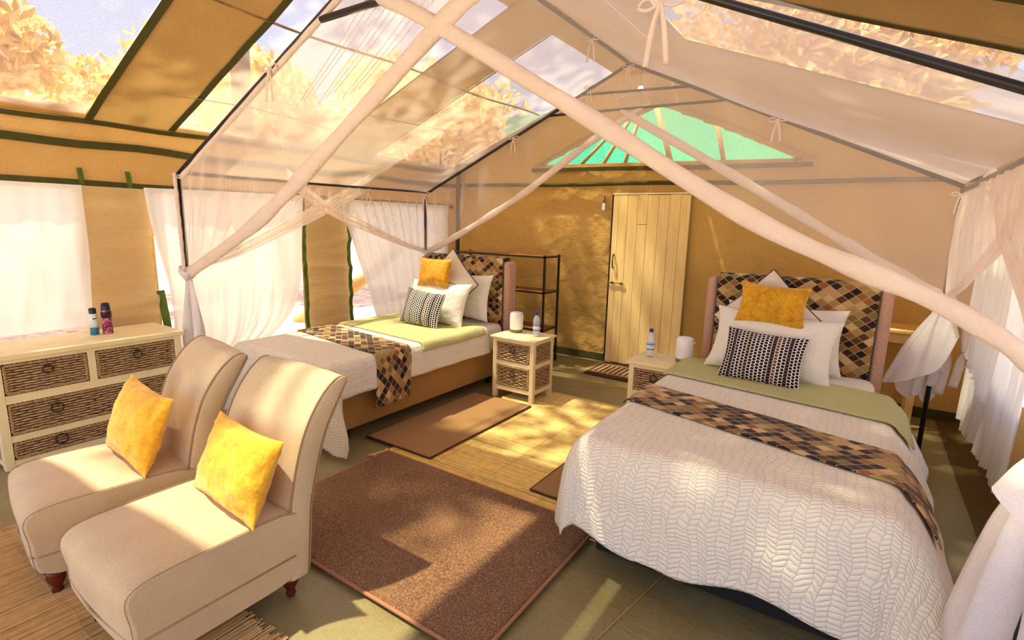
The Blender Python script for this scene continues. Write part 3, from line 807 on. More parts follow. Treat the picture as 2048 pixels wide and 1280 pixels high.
pillow('cushion', 'bright yellow velvet cushion on the chair nearer the brown rug', 'cushion', .55, .35, .15, M['velvet'], (-2.085, 1.055, .595), .42, -.06, wr=.012, seed=3, pinch=.1, grp='yellow velvet cushions on the chairs')
pillow('cushion', 'bright yellow velvet cushion on the chair nearer the dresser', 'cushion', .52, .38, .15, M['velvet'], (-2.865, .995, .615), .38, -.03, roll=-.05, wr=.013, seed=8, pinch=.1, grp='yellow velvet cushions on the chairs')

# ---- beds
def bed(label, cx, w, left):
    y0, y1 = 2.20, 4.36
    t_ = root('bed', label, 'bed', (cx, y0, 0), group='single beds')
    h = w / 2; L_ = y1 - y0
    if left:
        B().box(-h, h, .10, L_, .10, .36, .012).build('bed_base', M['skirt'], t_)
    else:
        B().box(-h + .04, h - .04, .10, L_, .0, .30, .012).build('bed_base', M['black_wood'], t_)
        B().box(-h + .03, h - .03, .06, .10, .0, .09, .004).build('foot_board', M['black_wood'], t_)
    for x in (-h + .10, h - .10):
        for y in (.2, L_ - .15):
            B().lathe([(.03, 0), (.035, .01), (.04, .11)], 12, (x, y)).build('leg', M['black_wood'], t_, True)
    B().box(-h + .005, h - .005, .03, L_ - .01, .34, .615, .07).build('mattress', M['sheet'], t_, True)
    hb = .575
    # padded headboard with rounded wings
    auto(B().box(-hb + .02, hb - .02, L_ + .02, L_ + .11, .12, 1.245, .035).build('headboard', M['pink_pad'], t_, True), 50)
    for s_ in (-1, 1):
        auto(B().box(s_ * hb - .038, s_ * hb + .038, L_ - .03, L_ + .12, .12, 1.25, .034).build('wing', M['pink_pad'], t_, True), 50)
    # patchwork cloth drawn over the headboard, front and top
    def cf(u, v):
        x = lerp(-hb + .045, hb - .045, u); s_ = v * 1.0
        if s_ < .16: y, z = L_ + .135 - .0 , 1.10 + s_ * 1.0
        if s_ < .12: return (x, L_ + .13, 1.13 + s_ * 1.05)
        if s_ < .28:
            a_ = (s_ - .12) / .16 * PI; return (x, L_ + .055 + .075 * math.cos(a_), 1.256 + .03 * math.sin(a_) + .003 * nz(x * 9, s_ * 4))
        zz = 1.256 - (s_ - .28) / .72 * .70
        return (x, L_ - .02 - .006 + .006 * nz(x * 5, zz * 5), zz)
    sheet('patchwork_cover', cf, 30, 60, M['patch'], t_, .006, lambda u, v: (u * 1.06, v * 1.0))
    return t_
bed('single bed by the left windows with tan skirt and patchwork-covered headboard', -3.555, 1.12, True)
bed('single bed on the right with dark base and patchwork-covered headboard', -.405, 1.17, False)

def cover_fn(cx, w, y0, T, lift, flare=.14, fold=.02, seed=0, rr=.07, emax=9, flare_r=0, corner=0):
    def fn(a, b):
        """a: cloth x from the bed's centre line, b: cloth y, below y0 it hangs over the foot"""
        h = w / 2 + lift
        ex = max(0, abs(a) - h); ey = max(0, y0 - b); sg = 1 if a > 0 else -1
        def out(e): return rr * (1 - math.exp(-e / rr)) + flare * max(0, e - rr)
        def drop(e): return e - rr * (1 - math.exp(-e / rr))
        e = math.hypot(ex, ey)
        if e > 0:
            ux, uy = ex / e, ey / e; e = min(e, emax)
            fl = out(e) + (flare_r * max(0, e - .1) * ux if a > 0 else 0)
            x = sg * (min(abs(a), h) + fl * ux + corner * min(ex, ey * .6)); y = max(b, y0) - out(e) * uy; z = T + lift - drop(e)
        else: x, y, z = a, b, T + lift
        z += .006 * nz(a * 3 + seed, b * 3, 0)
        # hanging folds
        if ey > .05: y -= fold * math.sin(a * 9 + seed) * min(1, ey * 2) * nz(a * 2, seed, 1) * 2
        if ex > .05: x += sg * fold * math.sin(b * 9 + seed) * min(1, ex * 2) * nz(b * 2, seed, 2) * 2
        return Vector((cx + x, y, max(z, .012)))
    return fn
def cover(name, label, cat, fn, a0, a1, b0, b1, mat, nu, nv, thick=.008, skew=0, grp=None, curve=0):
    def p(u, v):
        a = lerp(a0, a1, u); b = lerp(b0(a) if callable(b0) else b0, b1(a) if callable(b1) else b1, v); return a, b
    vs = []; uv = []
    for j in range(nv + 1):
        for i in range(nu + 1):
            a, b = p(i / nu, j / nv); vs.append(fn(a, b)); uv.append((a, b))
    w_ = nu + 1; fs = [(j * w_ + i, j * w_ + i + 1, (j + 1) * w_ + i + 1, (j + 1) * w_ + i) for j in range(nv) for i in range(nu)]
    o = obj(name, vs, fs, mat, None, True, uv)
    md = o.modifiers.new('thickness', 'SOLIDIFY'); md.thickness = thick; md.offset = 1
    return tag(o, label, cat, grp)
# left bed: foot at 2.22
cL, wL, cR, wR, yF = -3.555, 1.11, -.405, 1.16, 2.22
fL = cover_fn(cL, wL, yF, .615, .008, .10, .02, 1.0, .06, .64, 0, .75); fL2 = cover_fn(cL, wL, yF, .615, .022, .05, .012, 1.0, .06)
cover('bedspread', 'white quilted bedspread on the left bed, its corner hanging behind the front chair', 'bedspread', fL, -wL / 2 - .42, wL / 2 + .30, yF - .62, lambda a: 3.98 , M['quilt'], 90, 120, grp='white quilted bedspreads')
cover('bed_runner', 'patchwork bed runner hanging down the side of the left bed', 'bed runner', fL2, -wL / 2 - .3, wL / 2 + .48, lambda a: 2.66 - .13 * a, lambda a: 3.02 - .13 * a, M['patch'], 70, 22, .006, grp='patchwork bed runners')
cover('throw', 'sage green throw on the left bed in front of its pillows', 'throw', fL2, -wL / 2 - .15, wL / 2 + .14, lambda a: 3.14 - .10 * a, lambda a: 3.95 - .04 * a, M['sage'], 60, 40, .010, grp='sage green throws')
fR = cover_fn(cR, wR, yF - .02, .615, .008, .10, .035, 2.3, .10, .56, .35); fR2 = cover_fn(cR, wR, yF - .02, .615, .024, .10, .012, 2.3, .10, .56, .35)
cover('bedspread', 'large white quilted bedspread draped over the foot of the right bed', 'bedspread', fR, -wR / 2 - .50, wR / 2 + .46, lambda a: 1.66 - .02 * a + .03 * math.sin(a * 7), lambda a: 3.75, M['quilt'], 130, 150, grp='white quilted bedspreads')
cover('bed_runner', 'patchwork bed runner lying across the right bed', 'bed runner', fR2, -wR / 2 - .12, wR / 2 + .30, lambda a: 2.62 - .27 * a, lambda a: 2.99 - .27 * a, M['patch'], 80, 22, .006, grp='patchwork bed runners')
cover('throw', 'sage green throw on the right bed below the knitted cushion', 'throw', fR2, -wR / 2 - .08, wR / 2 + .22, lambda a: 3.38 - .16 * a, lambda a: 3.93 - .16 * a, M['sage'], 60, 40, .012, grp='sage green throws')

# pillows, right bed (cx -.405)
pg = 'pillows and cushions on the right bed'
pillow('pillow', 'white pillow standing against the headboard of the right bed, behind the piped cushion', 'pillow', .80, .47, .20, M['pillow'], (-.43, 4.22, .86), .22, 0, grp=pg, seed=1, wr=.01, pinch=.10)
pillow('cushion', 'beige dark-piped cushion set on its corner on the right bed', 'cushion', .52, .52, .13, M['pillow_beige'], (-.52, 4.05, .995), .22, 0, PI / 4, grp=pg, pipe=M['dark_pipe'], seed=2, pinch=.05)
pillow('pillow', 'white pillow behind the knitted cushion on the right bed', 'pillow', .80, .46, .24, M['pillow'], (-.46, 3.90, .85), .42, -.02, -.05, grp=pg, seed=5, wr=.012, pinch=.10)
pillow('cushion', 'mustard velvet cushion resting on the pillows of the right bed', 'cushion', .44, .29, .12, M['velvet_dark'], (-.48, 3.90, 1.125), .25, 0, -.05, grp=pg, seed=6, wr=.01, pinch=.10)
pillow('cushion', 'black and white bobble-knit cushion at the front of the right bed', 'cushion', .50, .35, .13, M['knit'], (-.475, 3.68, .80), .40, 0, -.05, grp=pg, seed=9, pinch=.08)
# pillows, left bed (cx -3.555)
pg = 'pillows and cushions on the left bed'
pillow('pillow', 'white pillow standing against the headboard of the left bed, behind the beige cushion', 'pillow', .78, .48, .16, M['pillow'], (-3.46, 4.20, .88), .2, 0, grp=pg, seed=11, wr=.01, pinch=.10)
pillow('cushion', 'beige piped cushion set on its corner on the left bed', 'cushion', .52, .52, .14, M['pillow_beige'], (-3.47, 4.03, 1.01), .22, 0, PI / 4 + .05, grp=pg, pipe=M['dark_pipe'], seed=12, pinch=.05)
pillow('pillow', 'white pillow behind the knitted cushion on the left bed', 'pillow', .78, .44, .23, M['pillow'], (-3.49, 3.86, .84), .38, 0, 0, grp=pg, seed=15, wr=.012, pinch=.10)
pillow('cushion', 'mustard velvet cushion leaning on the pillows of the left bed', 'cushion', .42, .30, .12, M['velvet_dark'], (-3.52, 3.86, 1.13), .22, 0, .0, grp=pg, seed=16, wr=.01, pinch=.10)
pillow('cushion', 'black and white bobble-knit cushion at the front of the left bed', 'cushion', .50, .35, .13, M['knit'], (-3.46, 3.62, .81), .34, 0, -.06, grp=pg, seed=19, pinch=.08)

# ---- rack behind the left bed
rk = root('shelf_rack', 'black metal rack with three wooden shelves behind the left bed', 'shelf', (-4.35, 5.12, 0))
for x in (0, 1.34):
    for y in (0, .33): B().box(x, x + .022, y, y + .022, 0, 1.285).build('post', M['black'], rk)
for z in (1.27, .86, .42):
    rl = B()
    rl.box(0, 1.36, 0, .02, z - .018, z).box(0, 1.36, .332, .352, z - .018, z).box(0, .02, 0, .35, z - .018, z).box(1.342, 1.362, 0, .35, z - .018, z)
    s_ = rl.build('shelf_rail', M['black'], rk)
    B().box(.02, 1.342, .02, .332, z - .014, z + .004).build('shelf_board', M['shelf_wood'], rk)

# ---- pine table behind the right bed
tb = root('side_table', 'small raw pine table in the corner behind the right bed', 'table', (-.35, 5.32, 0))
B().box(0, .86, 0, .44, .81, .835, .003).build('tabletop', M['pine'], tb)
B().box(.03, .83, .02, .04, .725, .81).box(.03, .83, .40, .42, .725, .81).box(.80, .82, .04, .40, .725, .81).box(.04, .06, .04, .40, .725, .81).build('apron', M['pine'], tb)
for x in (.02, .79):
    for y in (.015, .375): B().box(x, x + .05, y, y + .05, 0, .81, .003).build('leg', M['pine'], tb)

# ================================================================== RUGS AND MATS
def rug(name, label, x0, x1, y0, y1, z, mat, edge, grp=None, t_=.012, er=.007):
    o = sheet(name, lambda u, v: (lerp(x0, x1, u), lerp(y0, y1, v), z + t_ + .002 * nz(u * 5, v * 5, x0)), 40, 40, mat)
    md = o.modifiers.new('thickness', 'SOLIDIFY'); md.thickness = t_; md.offset = -1
    tag(o, label, 'rug', grp)
    pts = []
    for a, b in (((x0, y0), (x1, y0)), ((x1, y0), (x1, y1)), ((x1, y1), (x0, y1)), ((x0, y1), (x0, y0))):
        pts += [(lerp(a[0], b[0], i / 12), lerp(a[1], b[1], i / 12), z + .006) for i in range(12)]
    pts.append(pts[0]); B().tube(pts, er, 6).build('bound_edge', edge, o, True)
    return o
def reed_mat(name, label, x0, x1, y0, y1, along, mat, n, jitter=.02):
    t_ = root(name, label, 'mat', ((x0 + x1) / 2, (y0 + y1) / 2, 0), group='reed mats on the floor')
    b = B(); rnd = random.Random(n)
    w0, w1 = (y0, y1) if along == 'x' else (x0, x1); l0, l1 = (x0, x1) if along == 'x' else (y0, y1)
    st = (w1 - w0) / n
    for i in range(n):
        c = w0 + (i + .5) * st; r_ = st * .5 * rnd.choice((.62, .8, .95, 1.0, 1.05)); k = 10
        a_, e_ = l0 + rnd.uniform(-jitter, jitter), l1 + rnd.uniform(-jitter, jitter)
        # each reed is joined from a few lengths
        q = a_
        while q < e_ - .02:
            L_ = min(rnd.uniform(.25, .9), e_ - q); pts = []
            off = rnd.uniform(-.0015, .0015)
            for j in range(4):
                s_ = q + L_ * j / 3; wz = .0045 + .0012 * nz(s_ * 6, c * 30) + r_ * .3; cc = c + off + .0012 * nz(s_ * 3, c * 17)
                pts.append((s_, cc, wz) if along == 'x' else (cc, s_, wz))
            b.tube(pts, r_ * rnd.uniform(.85, 1.05), 4, cap=True); q += L_
    o = b.build('reeds', mat, t_, False, world=True); o['kind'] = 'stuff'
    th = B(); m_ = int((l1 - l0) / .34)
    for i in range(1, m_):
        s_ = l0 + (l1 - l0) * i / m_
        pts = [((s_ + .006 * nz(j * .7, i), w0 + (w1 - w0) * j / 40, .0125) if along == 'x' else (w0 + (w1 - w0) * j / 40, s_ + .02 * nz(j * .3, i * 3), .0125)) for j in range(41)]
        th.tube(pts, .0011, 4, cap=False)
    o = th.build('binding_thread', M['rug_tan_light'], t_, True, world=True); o['kind'] = 'stuff'
    B().box(x0 + .01, x1 - .01, y0 + .01, y1 - .01, .0005, .002).build('mat_shadow', M['gap_shade'], t_, world=True).name = 'reed_gap_shade'  # dark sheet standing in for the shade between the reeds
    return t_
reed_mat('reed_mat', 'yellow reed mat lying between the two beds', -2.68, -1.0, 2.30, 4.33, 'x', M['reed'], 210)
reed_mat('reed_mat', 'brownish reed mat under the slipper chairs', -3.53, -1.30, -.70, .99, 'y', M['reed_dark'], 250)
rug('rug', 'large speckled brown carpet in the middle of the floor', -2.63, -1.02, 1.34, 2.40, .013, M['rug_brown'], M['rug_edge'], er=.009)
rug('rug', 'plain tan carpet strip along the side of the left bed', -2.96, -2.32, 2.49, 3.81, .013, M['rug_tan'], M['rug_edge_dark'], grp='tan bedside rugs')
rug('rug', 'plain tan carpet strip mostly hidden under the edge of the right bedspread', -1.53, -.90, 2.54, 3.86, .013, M['rug_tan'], M['rug_edge_dark'], grp='tan bedside rugs')
# doormat with pale bars
dm = root('doormat', 'brown doormat with pale ladder-like bars in front of the plank door', 'doormat', (-2.1, 5.45, 0))
B().box(-2.46, -1.66, 5.14, 5.72, .001, .012, .004).build('mat_base', M['rug_dark'], dm, world=True)
for yy in (5.24, 5.62):
    B().tube([(-2.43 + i * .037, yy + .008 * (i % 2), .014) for i in range(21)], .007, 6).build('rope_stripe', M['rug_tan_light'], dm, True, world=True)
for i in range(13):
    x_ = -2.42 + i * .058
    B().box(x_, x_ + .034, 5.27, 5.59, .012, .017, .002).build('bar', M['rug_tan_light'], dm, world=True)
# fringe at the corner of the yellow mat
B().tube([(-2.70, 2.28, .012), (-2.66, 2.40, .012)], .006, 5).build('fringe', M['reed'], bpy.data.objects['reed_mat'], True, world=True)
# ================================================================== CURTAINS
def curtain(name, label, X, left, right, nf, amp, mat=None, grp=None, swag=None, top_h=.06, jag=0):
    """left/right: lists of (y, z) from top to bottom"""
    Lp = [(0, a, b) for a, b in left]; Rp = [(0, a, b) for a, b in right]
    def fn(u, v):
        a = poly(Lp, v); b = poly(Rp, v); p = a.lerp(b, u)
        fx = amp * (.35 + .65 * v) * (math.sin(2 * PI * nf * u + 1.5 * nz(u * 5, v * 1.3, X)) + .5 * math.sin(2 * PI * nf * 2.3 * u + 2 * v)) + .015 * nz(u * 3, v * 3, 7)
        z = p.z - jag * v * (nz(u * 7, X * 5, 1) + .35 * math.sin(2 * PI * nf * u))
        return (X + fx, p.y, z)
    o = sheet(name, fn, 120, 40, mat or M['curtain'])
    tag(o, label, 'curtain', grp)
    # header band
    def hd(u, v):
        p = Vector(fn(u, v * .045)); p.x += .006 if X < 0 else -.006; return p
    sheet('curtain_header', hd, 60, 2, M['curtain'], o)
    return o
cg = 'white curtains at the left windows'
curtain('curtain', 'white curtain over the left window behind the dresser', XL + .09, [(-.75, 1.82), (-.75, .75)], [(1.50, 1.83), (1.50, 1.3), (1.46, .78)], 9, .012, grp=cg)
curtain('curtain', 'broad white curtain behind the gathered net at the front left corner', XL + .10, [(1.90, 1.84), (1.93, 1.5), (2.02, 1.0), (2.02, .5), (2.0, .3)], [(3.34, 1.865), (3.31, 1.4), (3.28, 1.0), (3.16, .70), (2.86, .42)], 8, .016, grp=cg)
curtain('curtain', 'white curtain swept aside over the window beside the left headboard', XL + .10, [(3.70, 1.85), (3.86, 1.6), (4.02, 1.2), (4.18, .75), (4.3, .4)], [(5.60, 1.86), (5.6, 1.2), (5.5, .4)], 10, .014, grp=cg)
curtain('curtain', 'long white curtain on the right wall beside the hanging net knot', XR - .10, [(5.62, 1.80), (5.55, 1.3), (5.45, .85), (5.4, .14)], [(3.60, 1.80), (3.66, 1.2), (3.75, .7), (3.86, .16)], 9, .025, grp='curtains on the right wall', jag=.05)
curtain('curtain', 'short bright inner curtain hanging in front of the long one on the right wall', XR - .19, [(5.3, 1.80), (5.15, 1.3), (5.0, .85), (4.95, .74)], [(3.95, 1.80), (4.0, 1.2), (4.1, .70), (4.15, .62)], 7, .02, grp='curtains on the right wall', jag=.04)

# ================================================================== CANOPY FRAME AND NET
FX0, FX1, FY0, FY1 = -4.40, .50, 1.97, 4.67
EZ, PZ, PX = 1.945, 3.05, -1.93
fr = root('canopy_frame', 'black tent-shaped metal frame standing over both beds', 'canopy frame', (PX, FY0, 0))
def rod(a, b, r_=.015, name='bar'): B().tube([a, b], r_, 8).build(name, M['black'], fr, True, world=True)
for x in (FX0, FX1):
    for y in (FY0, FY1): rod((x, y, 0), (x, y, EZ), .016, 'post')
    rod((x, FY0, EZ), (x, FY1, EZ + (.03 if x < 0 else -.03)), .015, 'eave_bar')
rod((FX1 + .01, FY0, .016), (FX1 + .01, FY1, .016), .015, 'floor_bar')
for y in (FY0, FY1):
    for x in (FX0, FX1): rod((x, y, EZ - (.03 if x > 0 and y < 3 else 0)), (PX, y, PZ - (.02 if y < 3 else 0)), .015 if y > 3 else .0145, 'rafter')
rod((PX, FY0, PZ), (PX, FY1, PZ), .015, 'ridge_bar')
rod((-2.41, FY1, 2.841), (-1.362, FY1, 2.798), .012, 'cross_tie'); rod((-2.758, FY1, 2.684), (-1.091, FY1, 2.659), .012, 'cross_tie')
rod((-2.62, FY0, 2.70), (-1.27, FY0, 2.70), .019, 'cross_tie')

net = root('mosquito_net', 'sheer white mosquito net draped over the black frame and tied back at its four corners', 'mosquito net', (PX, FY0, 0))
def nsheet(name, fn, nu, nv, mat=None): return sheet(name, fn, nu, nv, mat or M['net'], net, world=True)
def roof_net(x0):
    def fn(u, v):
        y = lerp(FY0, FY1, u); x = lerp(PX, x0, v); z = lerp(PZ, EZ, v) + .02
        s_ = math.sin(PI * v) * math.sin(PI * u)
        z -= (.13 if x0 > 0 else .05) * s_ - .012 * nz(u * 4, v * 4, x0)
        return (x, y, z)
    return fn
nsheet('roof_panel', roof_net(FX0), 40, 30); nsheet('roof_panel', roof_net(FX1), 40, 30)
def fan(top, roll, folds, amp, axis, mat=None, name='gathered_panel'):
    def fn(u, v):
        a = poly(top, u); b = poly(roll, u); p = a.lerp(b, v)
        p = p.copy(); k = math.sin(PI * min(1, v * 1.0)) * amp * math.sin(2 * PI * folds * u + 2 * v)
        p[axis] += k + .01 * nz(u * 6, v * 3, folds); return p
    return nsheet(name, fn, 90, 14, mat)
def rolled(pts, r_, name='rolled_edge', squash=.55, n=60, mat=None, tw=.18, taper=1.0, start=1.0):
    P_ = [poly(pts, i / n) for i in range(n + 1)]
    rs = [r_ * lerp(start, 1, min(1, i / n * 5)) * lerp(1, taper, i / n) * (1 + tw * nz(i * .35, r_ * 50) + .08 * math.sin(i * .9)) for i in range(n + 1)]
    o = B().tube(P_, rs, 12, squash=squash).build(name, mat or M['net_roll'], net, True, world=True)
# front gable
KFL = (FX0 + .02, FY0, 1.19); KFR = (FX1 + .02, FY0, 1.17); KBL = (FX0 + .02, FY1, 1.27); KBR = (FX1, FY1, 1.18)
rl_fl = [(-1.25, FY0, 2.72), (-1.64, FY0, 2.585), (-2.32, FY0, 2.19), (-3.3, FY0, 1.63), (-4.28, FY0, 1.22), KFL]
rl_fr = [(-2.45, FY0, 2.82), (-2.01, FY0, 2.654), (-1.114, FY0, 2.131), (-.329, FY0, 1.655), (.196, FY0, 1.425), (.42, FY0, 1.28), KFR]
fan([(-1.6, FY0, 2.93), (-2.2, FY0, 2.93), (-3.0, FY0, 2.57), (-3.8, FY0, 2.21), (FX0, FY0, EZ)], rl_fl, 11, .010, 1)
fan([(-2.2, FY0, 2.93), (-1.7, FY0, 2.94), (-1.0, FY0, 2.63), (-.2, FY0, 2.26), (FX1, FY0, EZ)], rl_fr, 9, .010, 1)
rolled(rl_fl, .048); rolled(rl_fr, .040, squash=.7, taper=.66)
# back gable
rl_bl = [(-1.72, FY1, 2.70), (-1.95, FY1, 2.59), (-2.384, FY1, 2.341), (-2.997, FY1, 1.952), (-3.7, FY1, 1.58), (-4.17, FY1, 1.36), KBL]
rl_br = [(-2.0, FY1, 2.68), (-1.8, FY1, 2.55), (-.835, FY1, 1.98), (-.098, FY1, 1.53), (.40, FY1, 1.24), KBR]
fan([(-1.7, FY1, 2.94), (-2.2, FY1, 2.92), (-3.0, FY1, 2.57), (-3.8, FY1, 2.21), (FX0, FY1, EZ)], rl_bl, 12, .012, 1)
fan([(-2.2, FY1, 2.92), (-1.7, FY1, 2.93), (-1.0, FY1, 2.62), (-.2, FY1, 2.25), (FX1, FY1, EZ)], rl_br, 8, .010, 1)
rolled(rl_bl, .036, start=.25); rolled(rl_br, .038, start=.25)
# left side, two crossing halves
x = FX0
rl_la = [(x, 3.83, 1.95), (x, 3.26, 1.68), (x, 2.49, 1.35), (x, 2.15, 1.24), KFL]
rl_lb = [(x, 2.88, 1.93), (x, 3.26, 1.70), (x, 3.89, 1.48), (x, 4.35, 1.34), KBL]
fan([(x, 3.84, EZ + .02), (x, 3.2, EZ + .01), (x, 2.6, EZ), (x, FY0, EZ)], rl_la, 15, .02, 0)
fan([(x, 2.86, EZ), (x, 3.4, EZ + .01), (x, 4.0, EZ + .02), (x, FY1, EZ + .02)], rl_lb, 15, .02, 0)
def band(roll, up, name='gathered_edge'):
    def fn(u, v):
        p = poly(roll, u).copy(); w_ = up * (1 - .75 * u); p.z += w_ * v - .01; p.x += .012 * math.sin(v * 14 + u * 5); return p
    nsheet(name, fn, 60, 14, M['net_dense'])
band(rl_la, .17); band(rl_lb, .15)
# right side
x = FX1
rl_rb = [(x, 2.3, 1.90), (x, 2.7, 1.74), (x, 3.13, 1.57), (x, 3.5, 1.45), (x, 4.1, 1.28), KBR]
rl_rf = [(x, 3.9, 1.9), (x, 3.5, 1.76), (x, 3.13, 1.58), (x, 2.6, 1.38), (x, 2.2, 1.22), KFR]
fan([(x, 2.3, EZ), (x, 3.0, EZ - .01), (x, 4.0, EZ - .02), (x, FY1, EZ - .03)], rl_rb, 13, .025, 0, M['net_dense'])
fan([(x, 3.95, EZ - .02), (x, 3.2, EZ - .01), (x, 2.5, EZ), (x, FY0, EZ)], rl_rf, 13, .025, 0, M['net_dense'])
band(rl_rb, .16); band(rl_rf, .16)
# knots and hanging tails
def tail(K, L_, w, skew=(0, 0), seed=0, lobes=5, jag=.12, n0=.035):
    def fn(u, v):
        th = 2 * PI * u; r_ = lerp(n0, w, min(1, v * 1.3) ** .9) * (.8 + .42 * math.sin(lobes * th + seed + v * 1.5) * min(1, v * 2.5) + .12 * math.sin(11 * th + seed) * v)
        
        z = K[2] - v * L_ * (1 - jag * (math.sin(2 * th + seed) + .5 * math.sin(5 * th + seed * 2)))
        return (K[0] + r_ * math.cos(th) + skew[0] * v, K[1] + .6 * r_ * math.sin(th) + skew[1] * v, z)
    nsheet('hanging_tail', fn, 60, 26, M['white_cloth'])
def knot(K, r_=.045):
    b = B()
    b.tube([(K[0] + r_ * 1.1 * math.cos(a), K[1] + r_ * 1.1 * math.sin(a), K[2] + .012 * math.sin(a * 2)) for a in [2 * PI * i / 16 for i in range(17)]], .022, 8)
    b.tube([(K[0] - r_, K[1] - .03, K[2] + .04), (K[0] + .01, K[1] - .05, K[2] - .005), (K[0] + r_, K[1] - .03, K[2] - .05)], .02, 8)
    b.build('knot', M['white_cloth'], net, True, world=True)
def ribbon(pts, w, name='tie'):
    P_ = [poly(pts, i / 14) for i in range(15)]
    B().tube(P_, w, 6, squash=.25).build(name, M['net_roll'], net, True, world=True)
def bow(p, s=1.0, dx=(1, 0, 0)):
    p = Vector(p); d_ = Vector(dx)
    b = B()
    for k in (-1, 1):
        b.tube([poly([p, p + d_ * .05 * k * s + Vector((0, 0, .02 * s)), p + d_ * .075 * k * s + Vector((0, 0, -.004)), p + d_ * .04 * k * s + Vector((0, 0, -.015 * s)), p], i / 14) for i in range(15)], .006 * s, 6, squash=.5)
        b.tube([poly([p, p + d_ * .02 * k * s + Vector((0, -.01, -.08 * s)), p + d_ * .035 * k * s + Vector((0, -.012, -.19 * s))], i / 10) for i in range(11)], .010 * s, 6, squash=.3)
    b.build('tie', M['net_roll'], net, True, world=True)
rolled([(FX0 + .03, FY0 + .0, EZ - .035), (-3.4, FY0, 2.355), (-2.6, FY0, 2.715), (PX, FY0, PZ - .035)], .018, squash=.9)
rolled([(FX0, FY0 - .03, EZ), (FX0 + .01, FY0 - .03, 1.6), (FX0 + .02, FY0 - .03, 1.2)], .014, squash=.9)
for K in (KFL, KFR, KBL, KBR): knot(K)
tail(KFL, .58, .10, (0, 0), 1, 4)
tail(KBL, .55, .10, (.02, 0), 2, 4)
tail(KBR, .62, .11, (-.06, -.03), 3, 5, .16)
tail(KFR, 1.02, .17, (.03, .02), 4, 6, .10)
def flap(K, ends, folds=3, amp=.02):
    """loose end of the net spreading from the knot K to the polyline ends"""
    def fn(u, v):
        e_ = poly(ends, u); p = Vector(K).lerp(e_, v ** .85); p = p.copy()
        p.y += amp * math.sin(2 * PI * folds * u + 1.3) * v + .01 * nz(u * 5, v * 4, K[0]); p.z += .02 * math.sin(PI * v) * math.cos(2 * PI * folds * u); return p
    nsheet('loose_flap', fn, 40, 16, M['white_cloth'])
flap((KFR[0] + .03, KFR[1] - .03, KFR[2]), [(.60, 1.86, .98), (.47, 1.84, .96), (.375, 1.86, .935), (.43, 1.90, .86), (.54, 1.92, .80)], 2, .02)
flap((KBR[0], KBR[1] - .04, KBR[2]), [(.60, 4.52, .95), (.50, 4.5, .70), (.36, 4.5, .62), (.22, 4.55, .56), (.30, 4.62, .80)], 3, .03)
for dx in (.06, .13): ribbon([(KBR[0] + dx, KBR[1] - .04, 1.15), (KBR[0] + dx + .01, KBR[1] - .05, .8), (KBR[0] + dx - .01, KBR[1] - .05, .45 + dx)], .03, 'tie_end')
bow((-3.10, FY0 - .02, 2.51), 1.0); bow((-.70, FY0 - .03, 2.40), 1.1)
bow((-2.31, FY1, 2.90), .7); bow((-1.93, FY1 - .02, 3.02), .7); bow((-.68, FY1 - .02, 2.47), .9); bow((-3.14, FY1 - .02, 2.50), .8)
bow((FX0 + .01, FY0 - .02, EZ - .03), .7); bow((FX0, 2.9, EZ - .01), .8, (0, 1, 0)); bow((FX0, 3.82, EZ), .9, (0, 1, 0)); bow((FX0 + .02, FY1 - .02, EZ), 1.0)
bow((FX1 - .01, FY1 - .02, EZ - .05), .7); bow((FX1, 3.3, EZ - .03), .8, (0, 1, 0)); bow((-1.93, 3.9, PZ - .01), .9)
# pulled threads under the peak
for i in range(9):
    a = Vector((PX - .15 + .05 * i, FY0 + .03, 2.90 - .02 * i)); b = Vector((PX - 1.0 + .07 * i, FY0 + .03, 2.28 + .02 * (i % 3)))
    B().tube([a, a.lerp(b, .5) + Vector((0, 0, -.01)), b], .0022, 4).build('crease_thread', M['net_roll'], net, True, world=True)

# ================================================================== LAMP, OUTSIDE
lp = root('pendant_lamp', 'small lit bulb with flat woven shade hanging near the gable peak', 'lamp', (-2.02, 5.2, 2.86))
B().tube([(0, 0, .14), (0, 0, .58)], .004, 6).build('cord', M['black'], lp, True)
B().lathe([(.006, .145), (.014, .14), (.016, .115), (.012, .108)], 12).build('socket', M['brass'], lp, True)
B().lathe([(.004, .085), (.018, .09), (.026, .105), (.022, .12), (.012, .132)], 14).build('bulb', M['bulb'], lp, True)
B().lathe([(.225, -.012), (.228, -.006), (.12, .004), (.02, .012), (.018, .018)], 36).build('shade', M['straw'], lp, True)
B().tube([(.0, 0, .012), (0, 0, .09)], .003, 6).build('shade_wire', M['black'], lp, True)

# log leaning outside
lg = B().tube([(-7.6, 5.0, -.05), (-7.1, 5.5, .38), (-6.8, 5.95, .78), (-6.5, 6.3, 1.2)], [.10, .11, .10, .08], 10).build('log', M['pole_wood'], smooth=True)
tag(lg, 'leaning bare log on the sunlit ground outside the left windows', 'log')

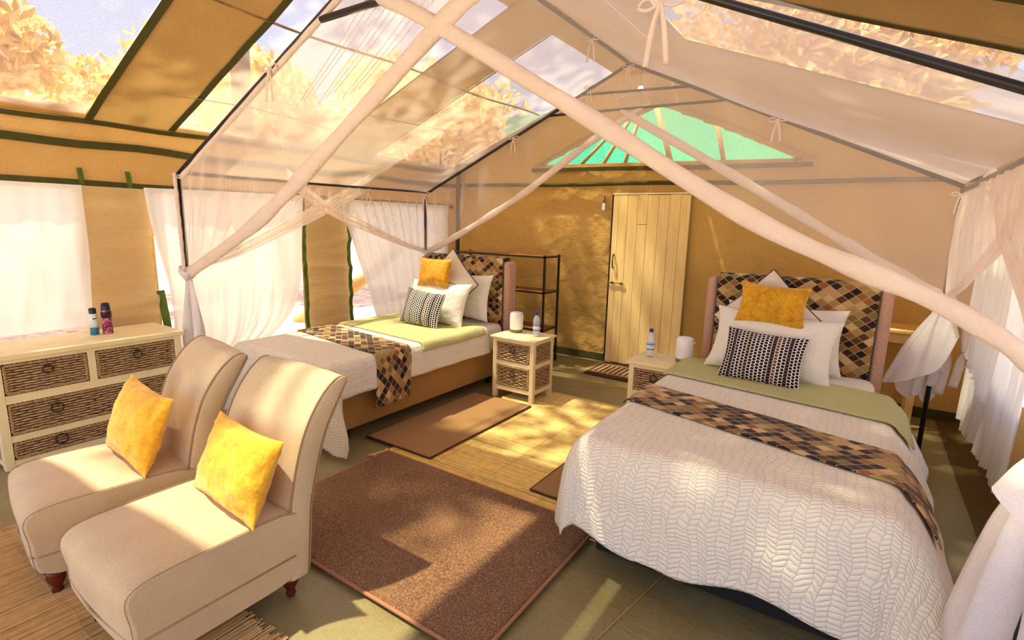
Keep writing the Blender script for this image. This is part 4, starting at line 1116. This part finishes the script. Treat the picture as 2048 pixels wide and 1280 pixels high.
def tree(label, x, y, h, r_, n, seed, cz=None, leafs=.13, off=(0, 0)):
    rnd = random.Random(seed)
    t_ = root('tree', label, 'tree', (x, y, -.03), group='sunlit trees outside the tent')
    zc = cz or h
    tr = B().tube([(0, 0, 0), (.15, .05, h * .3), (.0, .2, h * .6), (.1, .1, zc)], [.16, .13, .10, .05], 10)
    cl_ = [(off[0] + rnd.uniform(-1, 1) * r_ * .75, off[1] + rnd.uniform(-1, 1) * r_ * .75, zc + rnd.uniform(-.5, .6) * r_ * .6, rnd.uniform(.35, .6) * r_) for _ in range(9)]
    for c in cl_: tr.tube([(.05, .15, h * .55), (c[0] * .5, c[1] * .5, (h * .6 + c[2]) / 2), c[:3]], [.06, .04, .015], 6)
    tr.build('trunk', M['bark'], t_, True)
    b = B()
    for i in range(n):
        c = rnd.choice(cl_); d_ = Vector((rnd.gauss(0, 1), rnd.gauss(0, 1), rnd.gauss(0, 1))).normalized() * c[3] * rnd.random() ** .4
        p = Vector(c[:3]) + d_; a = Vector((rnd.gauss(0, 1), rnd.gauss(0, 1), rnd.gauss(0, 1))).normalized(); q = a.orthogonal().normalized()
        l = leafs * rnd.uniform(.6, 1.3)
        b.add([p - a * l, p + q * l * .4, p + a * l, p - q * l * .4], [(0, 1, 2, 3)])
    o = b.build('leaves', M['leaf'], t_); o['kind'] = 'stuff'
tree('pale leafy tree outside the left wall, behind the mesh nearest the dresser', -10.5, 1.5, 3.6, 1.9, 5200, 1)
tree('pale leafy tree outside the left wall, behind the middle roof mesh', -11.6, 5.9, 3.9, 2.1, 5600, 2)
tree('pale leafy tree outside the left wall, behind the far roof mesh', -9.8, 10.8, 4.0, 2.2, 5600, 3)
tree('unseen tall tree added beside the tent to dapple the sun on the left roof', -7.0, -1.0, 7.2, 2.6, 5200, 4, 7.4)  # out of view, added so its leaves break up the sun
tree('unseen tall tree added close to the left wall, its high branches shading the roof', -6.6, 3.6, 7.8, 2.7, 4200, 14, 8.0, leafs=.15)  # unseen, added to shade the middle and far roof mesh
tree('unseen spreading tree added in front of the tent, its high boughs shading the right bed', -2.2, -4.6, 7.6, 3.4, 5200, 21, 8.0, leafs=.17, off=(.8, 5.4))  # unseen, crown shifted over the tent to cut sun on the right bed
tree('broad tree standing beyond the back wall, behind the right roof mesh', -.9, 13.0, 4.6, 3.0, 9000, 5, leafs=.17)
tree('tree beyond the back right corner of the tent', 6.4, 10.8, 3.9, 2.6, 6500, 6, leafs=.17)
